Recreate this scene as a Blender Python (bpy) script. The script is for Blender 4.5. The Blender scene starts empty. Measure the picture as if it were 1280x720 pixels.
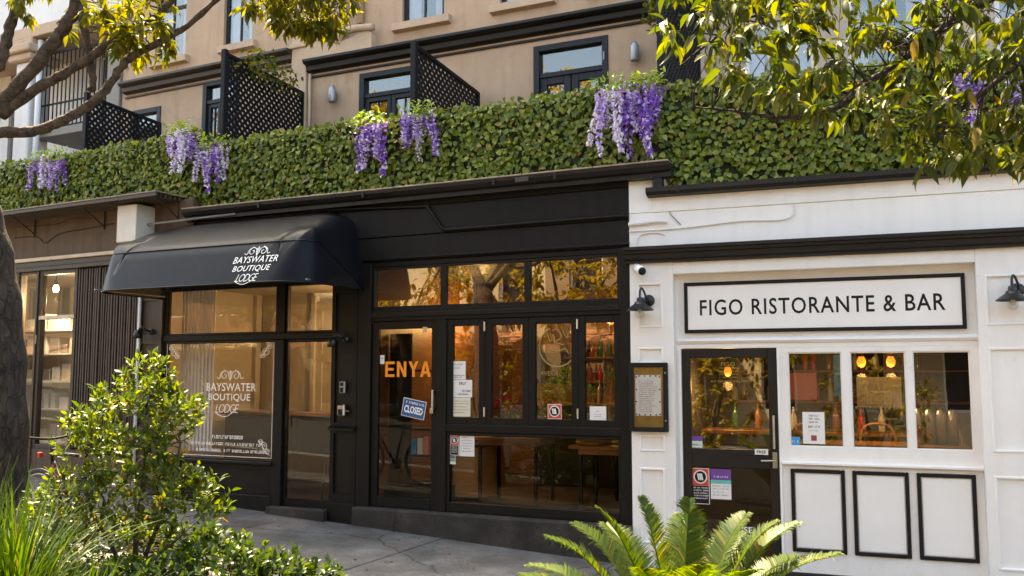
import bpy, bmesh, math, random
import numpy as np
from mathutils import Vector, Matrix

random.seed(7)
rng = np.random.default_rng(11)
R = math.radians
scene = bpy.context.scene
COL = scene.collection

# ------------------------------------------------------------------ camera
cam_data = bpy.data.cameras.new('camera')
cam = bpy.data.objects.new('camera', cam_data)
COL.objects.link(cam)
cam.location = (0.0, 0.0, 1.85)
cam.rotation_euler = (R(90 + 5.464), 0, 0)
cam_data.sensor_width = 36.0
cam_data.lens = 36.0 * 1150.0 / 1280.0
cam_data.clip_end = 600
scene.camera = cam

# ------------------------------------------------------------------ sky, sun, exposure
SUN_DIR = Vector((-0.516, 0.857, 0.0)).normalized()
SUN_EL = R(60)
world = bpy.data.worlds.new('World')
scene.world = world
world.use_nodes = True
wn = world.node_tree
sky = wn.nodes.new('ShaderNodeTexSky')
sky.sky_type = 'NISHITA'
sky.sun_disc = False
sky.sun_elevation = SUN_EL
sky.sun_rotation = math.atan2(SUN_DIR.x, SUN_DIR.y)
sky.altitude = 0
sky.air_density = 0.8
sky.dust_density = 3.0
sky.ozone_density = 0.6
wn.links.new(sky.outputs[0], wn.nodes['Background'].inputs[0])
wn.nodes['Background'].inputs[1].default_value = 0.115

sun_data = bpy.data.lights.new('sun', 'SUN')
sun_data.energy = 3.3
sun_data.angle = R(0.53)
sun_data.color = (1.0, 0.86, 0.66)
sun = bpy.data.objects.new('sun', sun_data)
COL.objects.link(sun)
to_sun = Vector((SUN_DIR.x * math.cos(SUN_EL), SUN_DIR.y * math.cos(SUN_EL), math.sin(SUN_EL)))
sun.rotation_euler = to_sun.to_track_quat('Z', 'Y').to_euler()
sun.location = (-8, 14, 25)

scene.view_settings.view_transform = 'Standard'
scene.view_settings.look = 'None'
scene.view_settings.gamma = 1.0
scene.view_settings.use_curve_mapping = False
scene.view_settings.exposure = 2.94
scene.view_settings.use_white_balance = True
scene.view_settings.white_balance_temperature = 8000
scene.view_settings.white_balance_tint = 0
scene.render.engine = 'CYCLES'
cy = scene.cycles
cy.use_denoising = True
cy.max_bounces = 10
cy.transparent_max_bounces = 16
cy.diffuse_bounces = 5
cy.glossy_bounces = 4
cy.sample_clamp_indirect = 6.0
cy.caustics_reflective = False
cy.caustics_refractive = False

# ------------------------------------------------------------------ materials
MATS = {}
def new_mat(name):
    m = bpy.data.materials.new(name); m.use_nodes = True
    MATS[name] = m
    nt = m.node_tree
    return m, nt, nt.nodes['Principled BSDF']

def pm(name, col, rough=0.6, var=0.2, scale=3.0, bump=0.15, bscale=40.0, metal=0.0, spec=0.5,
       streak=0.0, dirt=None, coat=0.0, sheen=0.0):
    """painted / plain surface: broad tone variation, optional vertical streaks, fine relief"""
    m, nt, b = new_mat(name)
    N, Lk = nt.nodes, nt.links
    tc = N.new('ShaderNodeTexCoord')
    n1 = N.new('ShaderNodeTexNoise'); n1.inputs['Scale'].default_value = scale; n1.inputs['Detail'].default_value = 7
    n1.inputs['Roughness'].default_value = 0.65
    Lk.new(tc.outputs['Object'], n1.inputs['Vector'])
    ramp = N.new('ShaderNodeValToRGB')
    c = Vector(col)
    lo = c * (1 - var); hi = c * (1 + var)
    if dirt: lo = lo * 0.6 + Vector(dirt) * 0.4
    ramp.color_ramp.elements[0].position = 0.3; ramp.color_ramp.elements[1].position = 0.72
    ramp.color_ramp.elements[0].color = (*lo, 1); ramp.color_ramp.elements[1].color = (*[min(1, x) for x in hi], 1)
    Lk.new(n1.outputs['Fac'], ramp.inputs['Fac'])
    out = ramp.outputs['Color']
    if streak > 0:
        mp = N.new('ShaderNodeMapping'); mp.inputs['Scale'].default_value = (4.5, 4.5, 0.4)
        Lk.new(tc.outputs['Object'], mp.inputs['Vector'])
        n2 = N.new('ShaderNodeTexNoise'); n2.inputs['Scale'].default_value = 1.6; n2.inputs['Detail'].default_value = 6
        Lk.new(mp.outputs['Vector'], n2.inputs['Vector'])
        r2 = N.new('ShaderNodeValToRGB')
        r2.color_ramp.elements[0].position = 0.48; r2.color_ramp.elements[0].color = (1, 1, 1, 1)
        r2.color_ramp.elements[1].position = 0.75; r2.color_ramp.elements[1].color = (1 - streak, 1 - streak * 1.05, 1 - streak * 1.15, 1)
        Lk.new(n2.outputs['Fac'], r2.inputs['Fac'])
        mx = N.new('ShaderNodeMix'); mx.data_type = 'RGBA'; mx.blend_type = 'MULTIPLY'; mx.inputs['Factor'].default_value = 1
        Lk.new(out, mx.inputs['A']); Lk.new(r2.outputs['Color'], mx.inputs['B'])
        out = mx.outputs['Result']
    Lk.new(out, b.inputs['Base Color'])
    mr = N.new('ShaderNodeMapRange'); mr.inputs['To Min'].default_value = max(0.02, rough - 0.1); mr.inputs['To Max'].default_value = min(1, rough + 0.12)
    Lk.new(n1.outputs['Fac'], mr.inputs['Value']); Lk.new(mr.outputs['Result'], b.inputs['Roughness'])
    b.inputs['Metallic'].default_value = metal
    b.inputs['Specular IOR Level'].default_value = spec
    b.inputs['Coat Weight'].default_value = coat
    if bump > 0:
        n3 = N.new('ShaderNodeTexNoise'); n3.inputs['Scale'].default_value = bscale; n3.inputs['Detail'].default_value = 5
        Lk.new(tc.outputs['Object'], n3.inputs['Vector'])
        bp = N.new('ShaderNodeBump'); bp.inputs['Strength'].default_value = bump; bp.inputs['Distance'].default_value = 0.01
        Lk.new(n3.outputs['Fac'], bp.inputs['Height']); Lk.new(bp.outputs['Normal'], b.inputs['Normal'])
    return m

def wood_mat(name, a, bcol, rough=0.45, scale=(1.5, 1.5, 14)):
    m, nt, b = new_mat(name)
    N, Lk = nt.nodes, nt.links
    tc = N.new('ShaderNodeTexCoord'); mp = N.new('ShaderNodeMapping'); mp.inputs['Scale'].default_value = scale
    Lk.new(tc.outputs['Object'], mp.inputs['Vector'])
    n = N.new('ShaderNodeTexNoise'); n.inputs['Scale'].default_value = 2.5; n.inputs['Detail'].default_value = 8; n.inputs['Distortion'].default_value = 0.6
    Lk.new(mp.outputs['Vector'], n.inputs['Vector'])
    r = N.new('ShaderNodeValToRGB'); r.color_ramp.elements[0].position = .35; r.color_ramp.elements[1].position = .7
    r.color_ramp.elements[0].color = (*a, 1); r.color_ramp.elements[1].color = (*bcol, 1)
    Lk.new(n.outputs['Fac'], r.inputs['Fac']); Lk.new(r.outputs['Color'], b.inputs['Base Color'])
    b.inputs['Roughness'].default_value = rough
    return m

def leaf_mat(name, cols, trans=0.5, rough=0.4, tint=(1.25, 1.15, 0.35), gloss=0.5, dead=None):
    """leaf: each leaf its own tone; light shines through it"""
    m, nt, b = new_mat(name)
    N, Lk = nt.nodes, nt.links
    geo = N.new('ShaderNodeNewGeometry'); oi = N.new('ShaderNodeObjectInfo')
    ad = N.new('ShaderNodeMath'); ad.operation = 'ADD'
    Lk.new(geo.outputs['Random Per Island'], ad.inputs[0]); Lk.new(oi.outputs['Random'], ad.inputs[1])
    fr = N.new('ShaderNodeMath'); fr.operation = 'FRACT'; Lk.new(ad.outputs[0], fr.inputs[0])
    r = N.new('ShaderNodeValToRGB')
    while len(r.color_ramp.elements) < len(cols): r.color_ramp.elements.new(0.5)
    top = .965 if dead else 1.0
    for i, c in enumerate(cols):
        r.color_ramp.elements[i].position = top * i / max(1, len(cols) - 1); r.color_ramp.elements[i].color = (*c, 1)
    if dead:
        for pos in (.98, 1.0): r.color_ramp.elements.new(pos).color = (*dead, 1)
    Lk.new(fr.outputs[0], r.inputs['Fac'])
    Lk.new(r.outputs['Color'], b.inputs['Base Color'])
    b.inputs['Roughness'].default_value = rough
    b.inputs['Specular IOR Level'].default_value = gloss
    mx = N.new('ShaderNodeMix'); mx.data_type = 'RGBA'; mx.blend_type = 'MULTIPLY'; mx.inputs['Factor'].default_value = 1
    Lk.new(r.outputs['Color'], mx.inputs['A']); mx.inputs['B'].default_value = (*[t * 1.6 for t in tint], 1)
    tr = N.new('ShaderNodeBsdfTranslucent'); Lk.new(mx.outputs['Result'], tr.inputs['Color'])
    ms = N.new('ShaderNodeMixShader'); ms.inputs[0].default_value = trans
    Lk.new(b.outputs[0], ms.inputs[1]); Lk.new(tr.outputs[0], ms.inputs[2])
    Lk.new(ms.outputs[0], N['Material Output'].inputs['Surface'])
    return m

def glass_mat(name, ior=1.8, tint=(0.9, 0.9, 0.88), rough=0.0, wavy=0.0):
    m = bpy.data.materials.new(name); m.use_nodes = True; MATS[name] = m
    nt = m.node_tree; N, Lk = nt.nodes, nt.links
    N.remove(N['Principled BSDF'])
    tr = N.new('ShaderNodeBsdfTransparent'); tr.inputs[0].default_value = (*tint, 1)
    gl = N.new('ShaderNodeBsdfGlossy'); gl.inputs['Roughness'].default_value = rough; gl.inputs['Color'].default_value = (1, .96, .9, 1)
    fr = N.new('ShaderNodeFresnel')
    ge = N.new('ShaderNodeNewGeometry'); mi = N.new('ShaderNodeMapRange')      # same index on both faces of the sheet
    mi.inputs['To Min'].default_value = ior; mi.inputs['To Max'].default_value = 1 / ior
    Lk.new(ge.outputs['Backfacing'], mi.inputs['Value']); Lk.new(mi.outputs['Result'], fr.inputs['IOR'])
    ms = N.new('ShaderNodeMixShader')
    if wavy:
        tc = N.new('ShaderNodeTexCoord'); n = N.new('ShaderNodeTexNoise'); n.inputs['Scale'].default_value = 2.2; n.inputs['Detail'].default_value = 1
        Lk.new(tc.outputs['Object'], n.inputs['Vector'])
        bp = N.new('ShaderNodeBump'); bp.inputs['Strength'].default_value = wavy; bp.inputs['Distance'].default_value = 0.02
        Lk.new(n.outputs['Fac'], bp.inputs['Height']); Lk.new(bp.outputs['Normal'], gl.inputs['Normal'])
    Lk.new(fr.outputs[0], ms.inputs[0]); Lk.new(tr.outputs[0], ms.inputs[1]); Lk.new(gl.outputs[0], ms.inputs[2])
    Lk.new(ms.outputs[0], N['Material Output'].inputs['Surface'])
    return m

def emit_mat(name, col, strength):
    m = bpy.data.materials.new(name); m.use_nodes = True; MATS[name] = m
    nt = m.node_tree; N, Lk = nt.nodes, nt.links
    b = N['Principled BSDF']; b.inputs['Base Color'].default_value = (*col, 1)
    b.inputs['Emission Color'].default_value = (*col, 1); b.inputs['Emission Strength'].default_value = strength
    return m

def bark_mat(name, a, c, sc=(6, 6, 2.0), bump=0.9):
    m, nt, b = new_mat(name)
    N, Lk = nt.nodes, nt.links
    tc = N.new('ShaderNodeTexCoord'); mp = N.new('ShaderNodeMapping'); mp.inputs['Scale'].default_value = sc
    Lk.new(tc.outputs['Object'], mp.inputs['Vector'])
    v = N.new('ShaderNodeTexVoronoi'); v.feature = 'DISTANCE_TO_EDGE'; v.inputs['Scale'].default_value = 3.0
    n = N.new('ShaderNodeTexNoise'); n.inputs['Scale'].default_value = 3; n.inputs['Detail'].default_value = 8
    Lk.new(mp.outputs['Vector'], n.inputs['Vector'])
    mxv = N.new('ShaderNodeMix'); mxv.data_type = 'RGBA'; mxv.inputs['Factor'].default_value = 0.42
    Lk.new(mp.outputs['Vector'], mxv.inputs['A']); Lk.new(n.outputs['Color'], mxv.inputs['B'])
    Lk.new(mxv.outputs['Result'], v.inputs['Vector'])
    r = N.new('ShaderNodeValToRGB'); r.color_ramp.elements[0].color = (*a, 1); r.color_ramp.elements[1].color = (*c, 1); r.color_ramp.elements[1].position = .75; r.color_ramp.elements[0].position = .3
    Lk.new(n.outputs['Fac'], r.inputs['Fac'])
    Lk.new(r.outputs['Color'], b.inputs['Base Color']); b.inputs['Roughness'].default_value = .85
    mr = N.new('ShaderNodeMapRange'); mr.inputs['From Max'].default_value = .12
    Lk.new(v.outputs['Distance'], mr.inputs['Value'])
    am = N.new('ShaderNodeMath'); am.operation = 'MULTIPLY_ADD'; am.inputs[1].default_value = .7
    Lk.new(n.outputs['Fac'], am.inputs[0]); Lk.new(mr.outputs['Result'], am.inputs[2])
    bp = N.new('ShaderNodeBump'); bp.inputs['Strength'].default_value = bump; bp.inputs['Distance'].default_value = .02
    Lk.new(am.outputs[0], bp.inputs['Height']); Lk.new(bp.outputs['Normal'], b.inputs['Normal'])
    return m

BLK = pm('black_paint', (.0078, .0066, .0056), .5, .3, 2.2, .12, 22, spec=.2, streak=.25)
BLK2 = pm('black_trim', (.0066, .0056, .0048), .45, .3, 3, .1, 30, spec=.25)
BLKF = pm('black_fascia', (.0088, .0075, .0065), .6, .4, 1.6, .3, 14, spec=.2, streak=.35)
PLINTH = pm('plinth_paint', (.015, .013, .0125), .75, .4, 4, .4, 35, spec=.3, dirt=(.14, .12, .1))
AWN = pm('awning_vinyl', (.0075, .0082, .0112), .38, .35, 1.5, .12, 5, spec=.13, streak=.2)
WHT = pm('white_paint', (.85, .835, .82), .45, .05, 1.5, .1, 18, streak=.07)
WHT2 = pm('white_trim', (.86, .845, .83), .4, .04, 2, .06, 25)
TAN = pm('tan_render', (.47, .325, .22), .85, .16, 1.1, .2, 55, streak=.12)
TANL = pm('tan_sill', (.50, .36, .25), .8, .12, 3, .2, 40)
NAVY = pm('navy_joinery', (.010, .0125, .0175), .45, .25, 3, .05, 30, spec=.3)
BRN = pm('brown_render', (.11, .072, .045), .75, .3, 2.5, .4, 22, streak=.35)
BRNF = pm('brown_joinery', (.04, .027, .019), .5, .3, 3, .2, 30)
CREAMW = pm('cream_strip', (.62, .5, .37), .6, .2, 5, .1, 30)
BOXW = pm('painted_box', (.66, .60, .52), .5, .1, 3, .1, 20)
CONC = pm('concrete_paving', (.15, .138, .13), .85, .42, 2.6, .5, 70, dirt=(.07, .065, .06))
def spotted(m):
    """gum spots, oil stains and hairline cracks over a paving material"""
    nt = m.node_tree; N, Lk = nt.nodes, nt.links; b = N['Principled BSDF']
    src = b.inputs['Base Color'].links[0].from_socket
    tc = N.new('ShaderNodeTexCoord')
    def mul(sock, fac):
        mx = N.new('ShaderNodeMix'); mx.data_type = 'RGBA'; mx.blend_type = 'MULTIPLY'; mx.inputs['Factor'].default_value = 1
        Lk.new(sock, mx.inputs['A']); Lk.new(fac, mx.inputs['B']); return mx.outputs['Result']
    def ramp(sock, p0, c0, p1, c1):
        r = N.new('ShaderNodeValToRGB'); r.color_ramp.elements[0].position = p0; r.color_ramp.elements[1].position = p1
        r.color_ramp.elements[0].color = (c0, c0, c0, 1); r.color_ramp.elements[1].color = (c1, c1, c1, 1); Lk.new(sock, r.inputs['Fac']); return r.outputs['Color']
    geo = N.new('ShaderNodeNewGeometry')
    v = N.new('ShaderNodeTexVoronoi'); v.inputs['Scale'].default_value = 6.5; Lk.new(geo.outputs['Position'], v.inputs['Vector'])
    v2 = N.new('ShaderNodeTexVoronoi'); v2.inputs['Scale'].default_value = 26; Lk.new(geo.outputs['Position'], v2.inputs['Vector'])
    n = N.new('ShaderNodeTexNoise'); n.inputs['Scale'].default_value = 1.1; n.inputs['Detail'].default_value = 9; n.inputs['Roughness'].default_value = .7; Lk.new(geo.outputs['Position'], n.inputs['Vector'])
    nf = N.new('ShaderNodeTexNoise'); nf.inputs['Scale'].default_value = 130; nf.inputs['Detail'].default_value = 3; Lk.new(geo.outputs['Position'], nf.inputs['Vector'])
    ve = N.new('ShaderNodeTexVoronoi'); ve.feature = 'DISTANCE_TO_EDGE'; ve.inputs['Scale'].default_value = .55
    wv = N.new('ShaderNodeMix'); wv.data_type = 'RGBA'; wv.inputs['Factor'].default_value = .35; Lk.new(geo.outputs['Position'], wv.inputs['A']); Lk.new(n.outputs['Color'], wv.inputs['B']); Lk.new(wv.outputs['Result'], ve.inputs['Vector'])
    o = mul(src, ramp(v.outputs['Distance'], .07, .5, .10, 1)); o = mul(o, ramp(v2.outputs['Distance'], .06, .62, .13, 1))
    o = mul(o, ramp(n.outputs['Fac'], .36, .6, .6, 1.05)); o = mul(o, ramp(nf.outputs['Fac'], .3, .75, .7, 1.2)); o = mul(o, ramp(ve.outputs['Distance'], .002, .35, .006, 1))
    Lk.new(o, b.inputs['Base Color'])
    return m
def scuffed(m, sc, amt, thr=.6):
    """rubbed and soiled patches"""
    nt = m.node_tree; N, Lk = nt.nodes, nt.links; b = N['Principled BSDF']; src = b.inputs['Base Color'].links[0].from_socket
    tc = N.new('ShaderNodeTexCoord'); n = N.new('ShaderNodeTexNoise'); n.inputs['Scale'].default_value = sc; n.inputs['Detail'].default_value = 10; n.inputs['Roughness'].default_value = .72; n.inputs['Distortion'].default_value = .8
    Lk.new(tc.outputs['Object'], n.inputs['Vector'])
    r = N.new('ShaderNodeValToRGB'); r.color_ramp.elements[0].position = thr; r.color_ramp.elements[1].position = thr + .12
    r.color_ramp.elements[0].color = (1, 1, 1, 1); r.color_ramp.elements[1].color = (amt, amt * .97, amt * .92, 1); Lk.new(n.outputs['Fac'], r.inputs['Fac'])
    mx = N.new('ShaderNodeMix'); mx.data_type = 'RGBA'; mx.blend_type = 'MULTIPLY'; mx.inputs['Factor'].default_value = 1
    Lk.new(src, mx.inputs['A']); Lk.new(r.outputs['Color'], mx.inputs['B']); Lk.new(mx.outputs['Result'], b.inputs['Base Color'])
scuffed(WHT, 5, .86); scuffed(TAN, 2.2, .82, .55); scuffed(BLK, 7, 2.2, .62); scuffed(BLKF, 4, 1.9, .6); scuffed(TANL, 5, .75); scuffed(AWN, 3, 1.7, .56)
spotted(CONC); CONC.name = 'concrete_paving'
spotted(PLINTH)
ASPH = pm('asphalt', (.05, .05, .052), .9, .25, 3, .6, 90)
KERB = pm('kerb_stone', (.25, .23, .21), .85, .25, 4, .4, 40)
SOIL = pm('soil', (.05, .034, .022), .95, .4, 6, .9, 30)
STEEL = pm('brushed_steel', (.5, .49, .47), .3, .15, 8, .05, 60, metal=1)
LAMPB = pm('lamp_enamel', (.009, .010, .013), .35, .2, 6, .05, 30)
GALV = pm('grey_metal', (.35, .35, .36), .45, .15, 8, .05, 40, metal=.7)
CABLE = pm('painted_cable', (.74, .72, .70), .5, .1, 8, 0)
SCREEN = pm('screen_paint', (.0075, .008, .010), .55, .3, 5, .1, 30, spec=.2)
GUTT = pm('gutter_metal', (.013, .011, .0105), .45, .35, 3, .1, 15, spec=.3)
GUTE = pm('gutter_edge', (.30, .22, .16), .6, .35, 6, .2, 30)
SLATM = pm('slat_timber', (.05, .032, .022), .55, .35, 6, .25, 30, streak=.3)
INW = pm('interior_white', (.52, .49, .45), .6, .12, 2, .1, 20)
INWOOD = wood_mat('interior_timber', (.15, .058, .018), (.26, .105, .034))
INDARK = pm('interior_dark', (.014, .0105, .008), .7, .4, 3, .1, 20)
INFLOOR = wood_mat('interior_floorboards', (.022, .013, .008), (.05, .028, .016), .5, (2, 14, 2))
PALEW = wood_mat('pale_bentwood', (.45, .22, .075), (.6, .32, .12))
TABTOP = wood_mat('table_timber', (.28, .12, .045), (.4, .19, .075))
PAPER = pm('paper', (.78, .77, .76), .7, .04, 4, 0)
PRINT = pm('printed_ink', (.16, .16, .17), .7, .1, 8, 0)
INKD = pm('black_ink', (.008, .008, .0085), .55, .1, 8, 0, spec=.25)
REDM = pm('red_print', (.62, .055, .03), .5, .1, 8, 0)
PURP = pm('purple_print', (.15, .05, .3), .5, .1, 8, 0)
TEAL = pm('teal_print', (.12, .5, .45), .5, .1, 8, 0)
GRNP = pm('green_print', (.16, .42, .08), .5, .1, 8, 0)
BLUES = pm('blue_sign', (.022, .10, .27), .4, .1, 8, 0)
CYAN = pm('cyan_print', (.05, .3, .6), .4, .1, 8, 0)
PINK = pm('pink_print', (.7, .22, .2), .5, .1, 8, 0)
WTXT = pm('white_vinyl', (.92, .91, .90), .5, .03, 8, 0)
GOLD = pm('gold_vinyl', (.30, .20, .05), .45, .1, 8, 0)
ORNG = pm('orange_vinyl', (.95, .30, .02), .5, .06, 8, 0)
GLASS = glass_mat('shop_glass', 1.27, (.86, .84, .8), 0, .012)
GLASST = glass_mat('transom_glass', 2.5, (.62, .58, .52), 0, .02)
GLASSF = glass_mat('folding_sash_glass', 2.05, (.80, .77, .72), 0, .02)
GLASSB = glass_mat('clear_glass', 1.4, (.95, .94, .92), 0, .006)
GLASSU = glass_mat('upper_glass', 2.1, (.85, .86, .88), 0, .02)
GLASSJ = glass_mat('jar_glass', 1.5, (.95, .95, .94))
CURT = pm('curtain', (.7, .7, .72), .9, .12, 4, .2, 12)
DARKROOM = pm('dark_room', (.02, .018, .018), .9, .2, 3, 0)  # near-black colour standing in for the shade of unlit rooms
BULB = emit_mat('lit_bulb', (1.0, .62, .25), 5)
BARK1 = bark_mat('plane_bark', (.032, .022, .015), (.12, .082, .055), (6, 6, 6), .7)
BARK2 = bark_mat('dark_bark', (.016, .011, .009), (.075, .052, .039), (9, 9, 3.4), 1.0)
HEDGE = leaf_mat('hedge_leaf', [(.035, .065, .008), (.13, .18, .013), (.21, .24, .02), (.085, .13, .009), (.30, .32, .055)], .25, .45, gloss=.4, dead=(.30, .20, .06))
TREEL = leaf_mat('tree_leaf', [(.022, .038, .007), (.055, .075, .011), (.12, .125, .014), (.035, .052, .009)], .45, .5, (1.35, 1.25, .25), .3, (.22, .16, .04))
TREEL2 = leaf_mat('tree_leaf_gold', [(.07, .085, .010), (.14, .14, .014), (.05, .07, .010), (.18, .16, .015)], .5, .45, (1.35, 1.15, .25), .35)
TREEG = leaf_mat('gold_leaf', [(.12, .11, .012), (.24, .19, .018), (.09, .09, .010), (.32, .24, .03)], .45, .5, (1.4, 1.1, .25), .3)
SHRUBL = leaf_mat('shrub_leaf', [(.03, .055, .010), (.06, .095, .014), (.12, .145, .016), (.04, .07, .012)], .42, .42, (1.4, 1.3, .25), .45, (.22, .12, .03))
LOWL = leaf_mat('low_hedge_leaf', [(.018, .04, .009), (.035, .065, .012), (.07, .10, .015)], .35, .42, (1.4, 1.3, .25), .4)
GRASSM = leaf_mat('strap_leaf', [(.022, .05, .007), (.045, .082, .010), (.08, .11, .014)], .38, .5, (1.2, 1.25, .25), .3, (.16, .13, .05))
CYC = leaf_mat('cycad_leaflet', [(.035, .075, .014), (.06, .10, .015), (.10, .13, .015)], .45, .48, (1.5, 1.3, .18), .35, (.24, .16, .05))
LIMEL = leaf_mat('lime_leaf', [(.16, .30, .03), (.30, .36, .03), (.10, .22, .03)], .35, .4)
FPUR = leaf_mat('purple_petal', [(.15, .04, .38), (.27, .10, .55), (.36, .18, .62), (.20, .06, .46)], .3, .6, (1, .9, 1.1), .3)
FLIL = leaf_mat('lilac_petal', [(.38, .24, .62), (.52, .40, .72), (.66, .58, .78), (.30, .15, .52)], .3, .6, (1, .95, 1), .3)
FWHT = leaf_mat('white_petal', [(.8, .78, .8), (.7, .65, .75), (.82, .8, .78)], .3, .6, (1, 1, 1), .3)
OPPC = pm('opposite_cream', (.62, .5, .34), .85, .12, 1, .2, 30, streak=.12)
OPPT = pm('opposite_terracotta', (.36, .16, .08), .85, .2, 1, .2, 30)
OPPB = pm('opposite_brown', (.3, .2, .13), .85, .2, 1, .2, 30)
TYRE = pm('tyre_rubber', (.02, .02, .02), .7, .2, 8, .2, 50)
REDP = pm('red_bike_paint', (.4, .02, .02), .35, .1, 8, 0)

# ------------------------------------------------------------------ building blocks
class Fr:
    """a vertical facade plane: x runs along it to the right, y goes back into the building, z is up"""
    def __init__(self, O, ang):
        self.O = Vector((O[0], O[1], 0)); self.a = R(ang)
        self.M = Matrix.Translation(self.O) @ Matrix.Rotation(-self.a, 4, 'Z')
    def w(self, s, y, z): return self.M @ Vector((s, y, z))
A0 = Vector((1.176, 9.135, 0))
E = Fr(A0, 25)                                  # black shopfronts
F = Fr(A0, 21)                                  # white restaurant
L = Fr(E.w(-6.419, 0, 0), 28)                   # brown shop on the left
UL = Fr(E.w(-5.5, 1.9, 0), 27)                  # upper wall of the left terrace house
W = Fr((0, 0), 0)                               # street, world axes
EINV = E.M.inverted()
def gz(x, y):
    """height of the sloping street at a world point"""
    return 0.03 - 0.05 * (EINV @ Vector((x, y, 0))).x

OFF = {}
def props(o, label=None, cat=None, group=None, kind=None):
    if label: o['label'] = label
    if cat: o['category'] = cat
    if group: o['group'] = group
    if kind: o['kind'] = kind
    return o
def thing(name, label, cat, fr, at=(0, 0, 0), group=None, kind=None):
    o = bpy.data.objects.new(name, None); COL.objects.link(o)
    o.empty_display_size = .1
    o.location = fr.w(*at); o.rotation_euler = (0, 0, -fr.a)
    OFF[o.name] = Vector(at)
    return props(o, label, cat, group, kind)

class MB:
    def __init__(self): self.v = []; self.f = []
    def poly(self, pts):
        n = len(self.v); self.v += [tuple(p) for p in pts]; self.f.append(tuple(range(n, n + len(pts)))); return self
    def box(self, x0, x1, y0, y1, z0, z1, b=0.0):
        if x0 > x1: x0, x1 = x1, x0
        if y0 > y1: y0, y1 = y1, y0
        if z0 > z1: z0, z1 = z1, z0
        b = min(b, (x1 - x0) * .3, (y1 - y0) * .3, (z1 - z0) * .3)
        n = len(self.v)
        if b <= 0:
            self.v += [(x, y, z) for x in (x0, x1) for y in (y0, y1) for z in (z0, z1)]
            for q in ((0, 1, 3, 2), (4, 6, 7, 5), (0, 4, 5, 1), (2, 3, 7, 6), (0, 2, 6, 4), (1, 5, 7, 3)):
                self.f.append(tuple(n + i for i in q))
            return self
        idx = {}
        for i, (x, sx) in enumerate(((x0, 1), (x1, -1))):
            for j, (y, sy) in enumerate(((y0, 1), (y1, -1))):
                for k, (z, sz) in enumerate(((z0, 1), (z1, -1))):
                    for ax in range(3):
                        p = [x + sx * b, y + sy * b, z + sz * b]; p[ax] = (x, y, z)[ax]
                        idx[i, j, k, ax] = len(self.v); self.v.append(tuple(p))
        g = lambda i, j, k, a: idx[i, j, k, a]
        for t in (0, 1):
            self.f.append((g(t, 0, 0, 0), g(t, 0, 1, 0), g(t, 1, 1, 0), g(t, 1, 0, 0)))
            self.f.append((g(0, t, 0, 1), g(0, t, 1, 1), g(1, t, 1, 1), g(1, t, 0, 1)))
            self.f.append((g(0, 0, t, 2), g(0, 1, t, 2), g(1, 1, t, 2), g(1, 0, t, 2)))
            for u in (0, 1):
                self.f.append((g(t, u, 0, 0), g(t, u, 1, 0), g(t, u, 1, 1), g(t, u, 0, 1)))
                self.f.append((g(t, 0, u, 0), g(t, 1, u, 0), g(t, 1, u, 2), g(t, 0, u, 2)))
                self.f.append((g(0, t, u, 1), g(1, t, u, 1), g(1, t, u, 2), g(0, t, u, 2)))
        for i in (0, 1):
            for j in (0, 1):
                for k in (0, 1): self.f.append((g(i, j, k, 0), g(i, j, k, 1), g(i, j, k, 2)))
        return self
    def frame(self, x0, x1, z0, z1, w, y0, y1, b=.004, wb=None):
        """a picture frame of four butted bars"""
        wb = w if wb is None else wb
        self.box(x0, x0 + w, y0, y1, z0, z1, b); self.box(x1 - w, x1, y0, y1, z0, z1, b)
        self.box(x0 + w, x1 - w, y0, y1, z1 - w, z1, b); self.box(x0 + w, x1 - w, y0, y1, z0, z0 + wb, b)
        return self
    def prism(self, prof, x0, x1):
        """profile of (y, z) points swept along x"""
        n = len(self.v); k = len(prof)
        for x in (x0, x1): self.v += [(x, p[0], p[1]) for p in prof]
        for i in range(k): self.f.append((n + i, n + (i + 1) % k, n + k + (i + 1) % k, n + k + i))
        self.f.append(tuple(range(n, n + k))); self.f.append(tuple(range(n + 2 * k - 1, n + k - 1, -1)))
        return self
    def slab(self, pts, y0, y1):
        """polygon of (x, z) points given thickness in y"""
        n = len(self.v); k = len(pts)
        for y in (y0, y1): self.v += [(p[0], y, p[1]) for p in pts]
        for i in range(k): self.f.append((n + i, n + (i + 1) % k, n + k + (i + 1) % k, n + k + i))
        self.f.append(tuple(range(n, n + k))); self.f.append(tuple(range(n + 2 * k - 1, n + k - 1, -1)))
        return self
    def tube(self, pts, r, n=8, cap=True):
        P = [Vector(p) for p in pts]; m = len(P)
        rr = r if isinstance(r, (list, tuple)) else [r] * m
        base = len(self.v); prev = None
        for i in range(m):
            t = (P[min(i + 1, m - 1)] - P[max(i - 1, 0)])
            t = t.normalized() if t.length > 1e-9 else Vector((0, 0, 1))
            if prev is None:
                ref = Vector((0, 0, 1)) if abs(t.z) < .9 else Vector((1, 0, 0))
                a = t.cross(ref).normalized()
            else:
                a = (prev - t * prev.dot(t)); a = a.normalized() if a.length > 1e-6 else t.orthogonal().normalized()
            prev = a; c = t.cross(a)
            for k in range(n):
                th = 2 * math.pi * k / n
                self.v.append(tuple(P[i] + (a * math.cos(th) + c * math.sin(th)) * rr[i]))
        for i in range(m - 1):
            for k in range(n):
                q = base + i * n; k2 = (k + 1) % n
                self.f.append((q + k, q + k2, q + n + k2, q + n + k))
        if cap:
            self.f.append(tuple(base + k for k in range(n - 1, -1, -1)))
            self.f.append(tuple(base + (m - 1) * n + k for k in range(n)))
        return self
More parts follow.
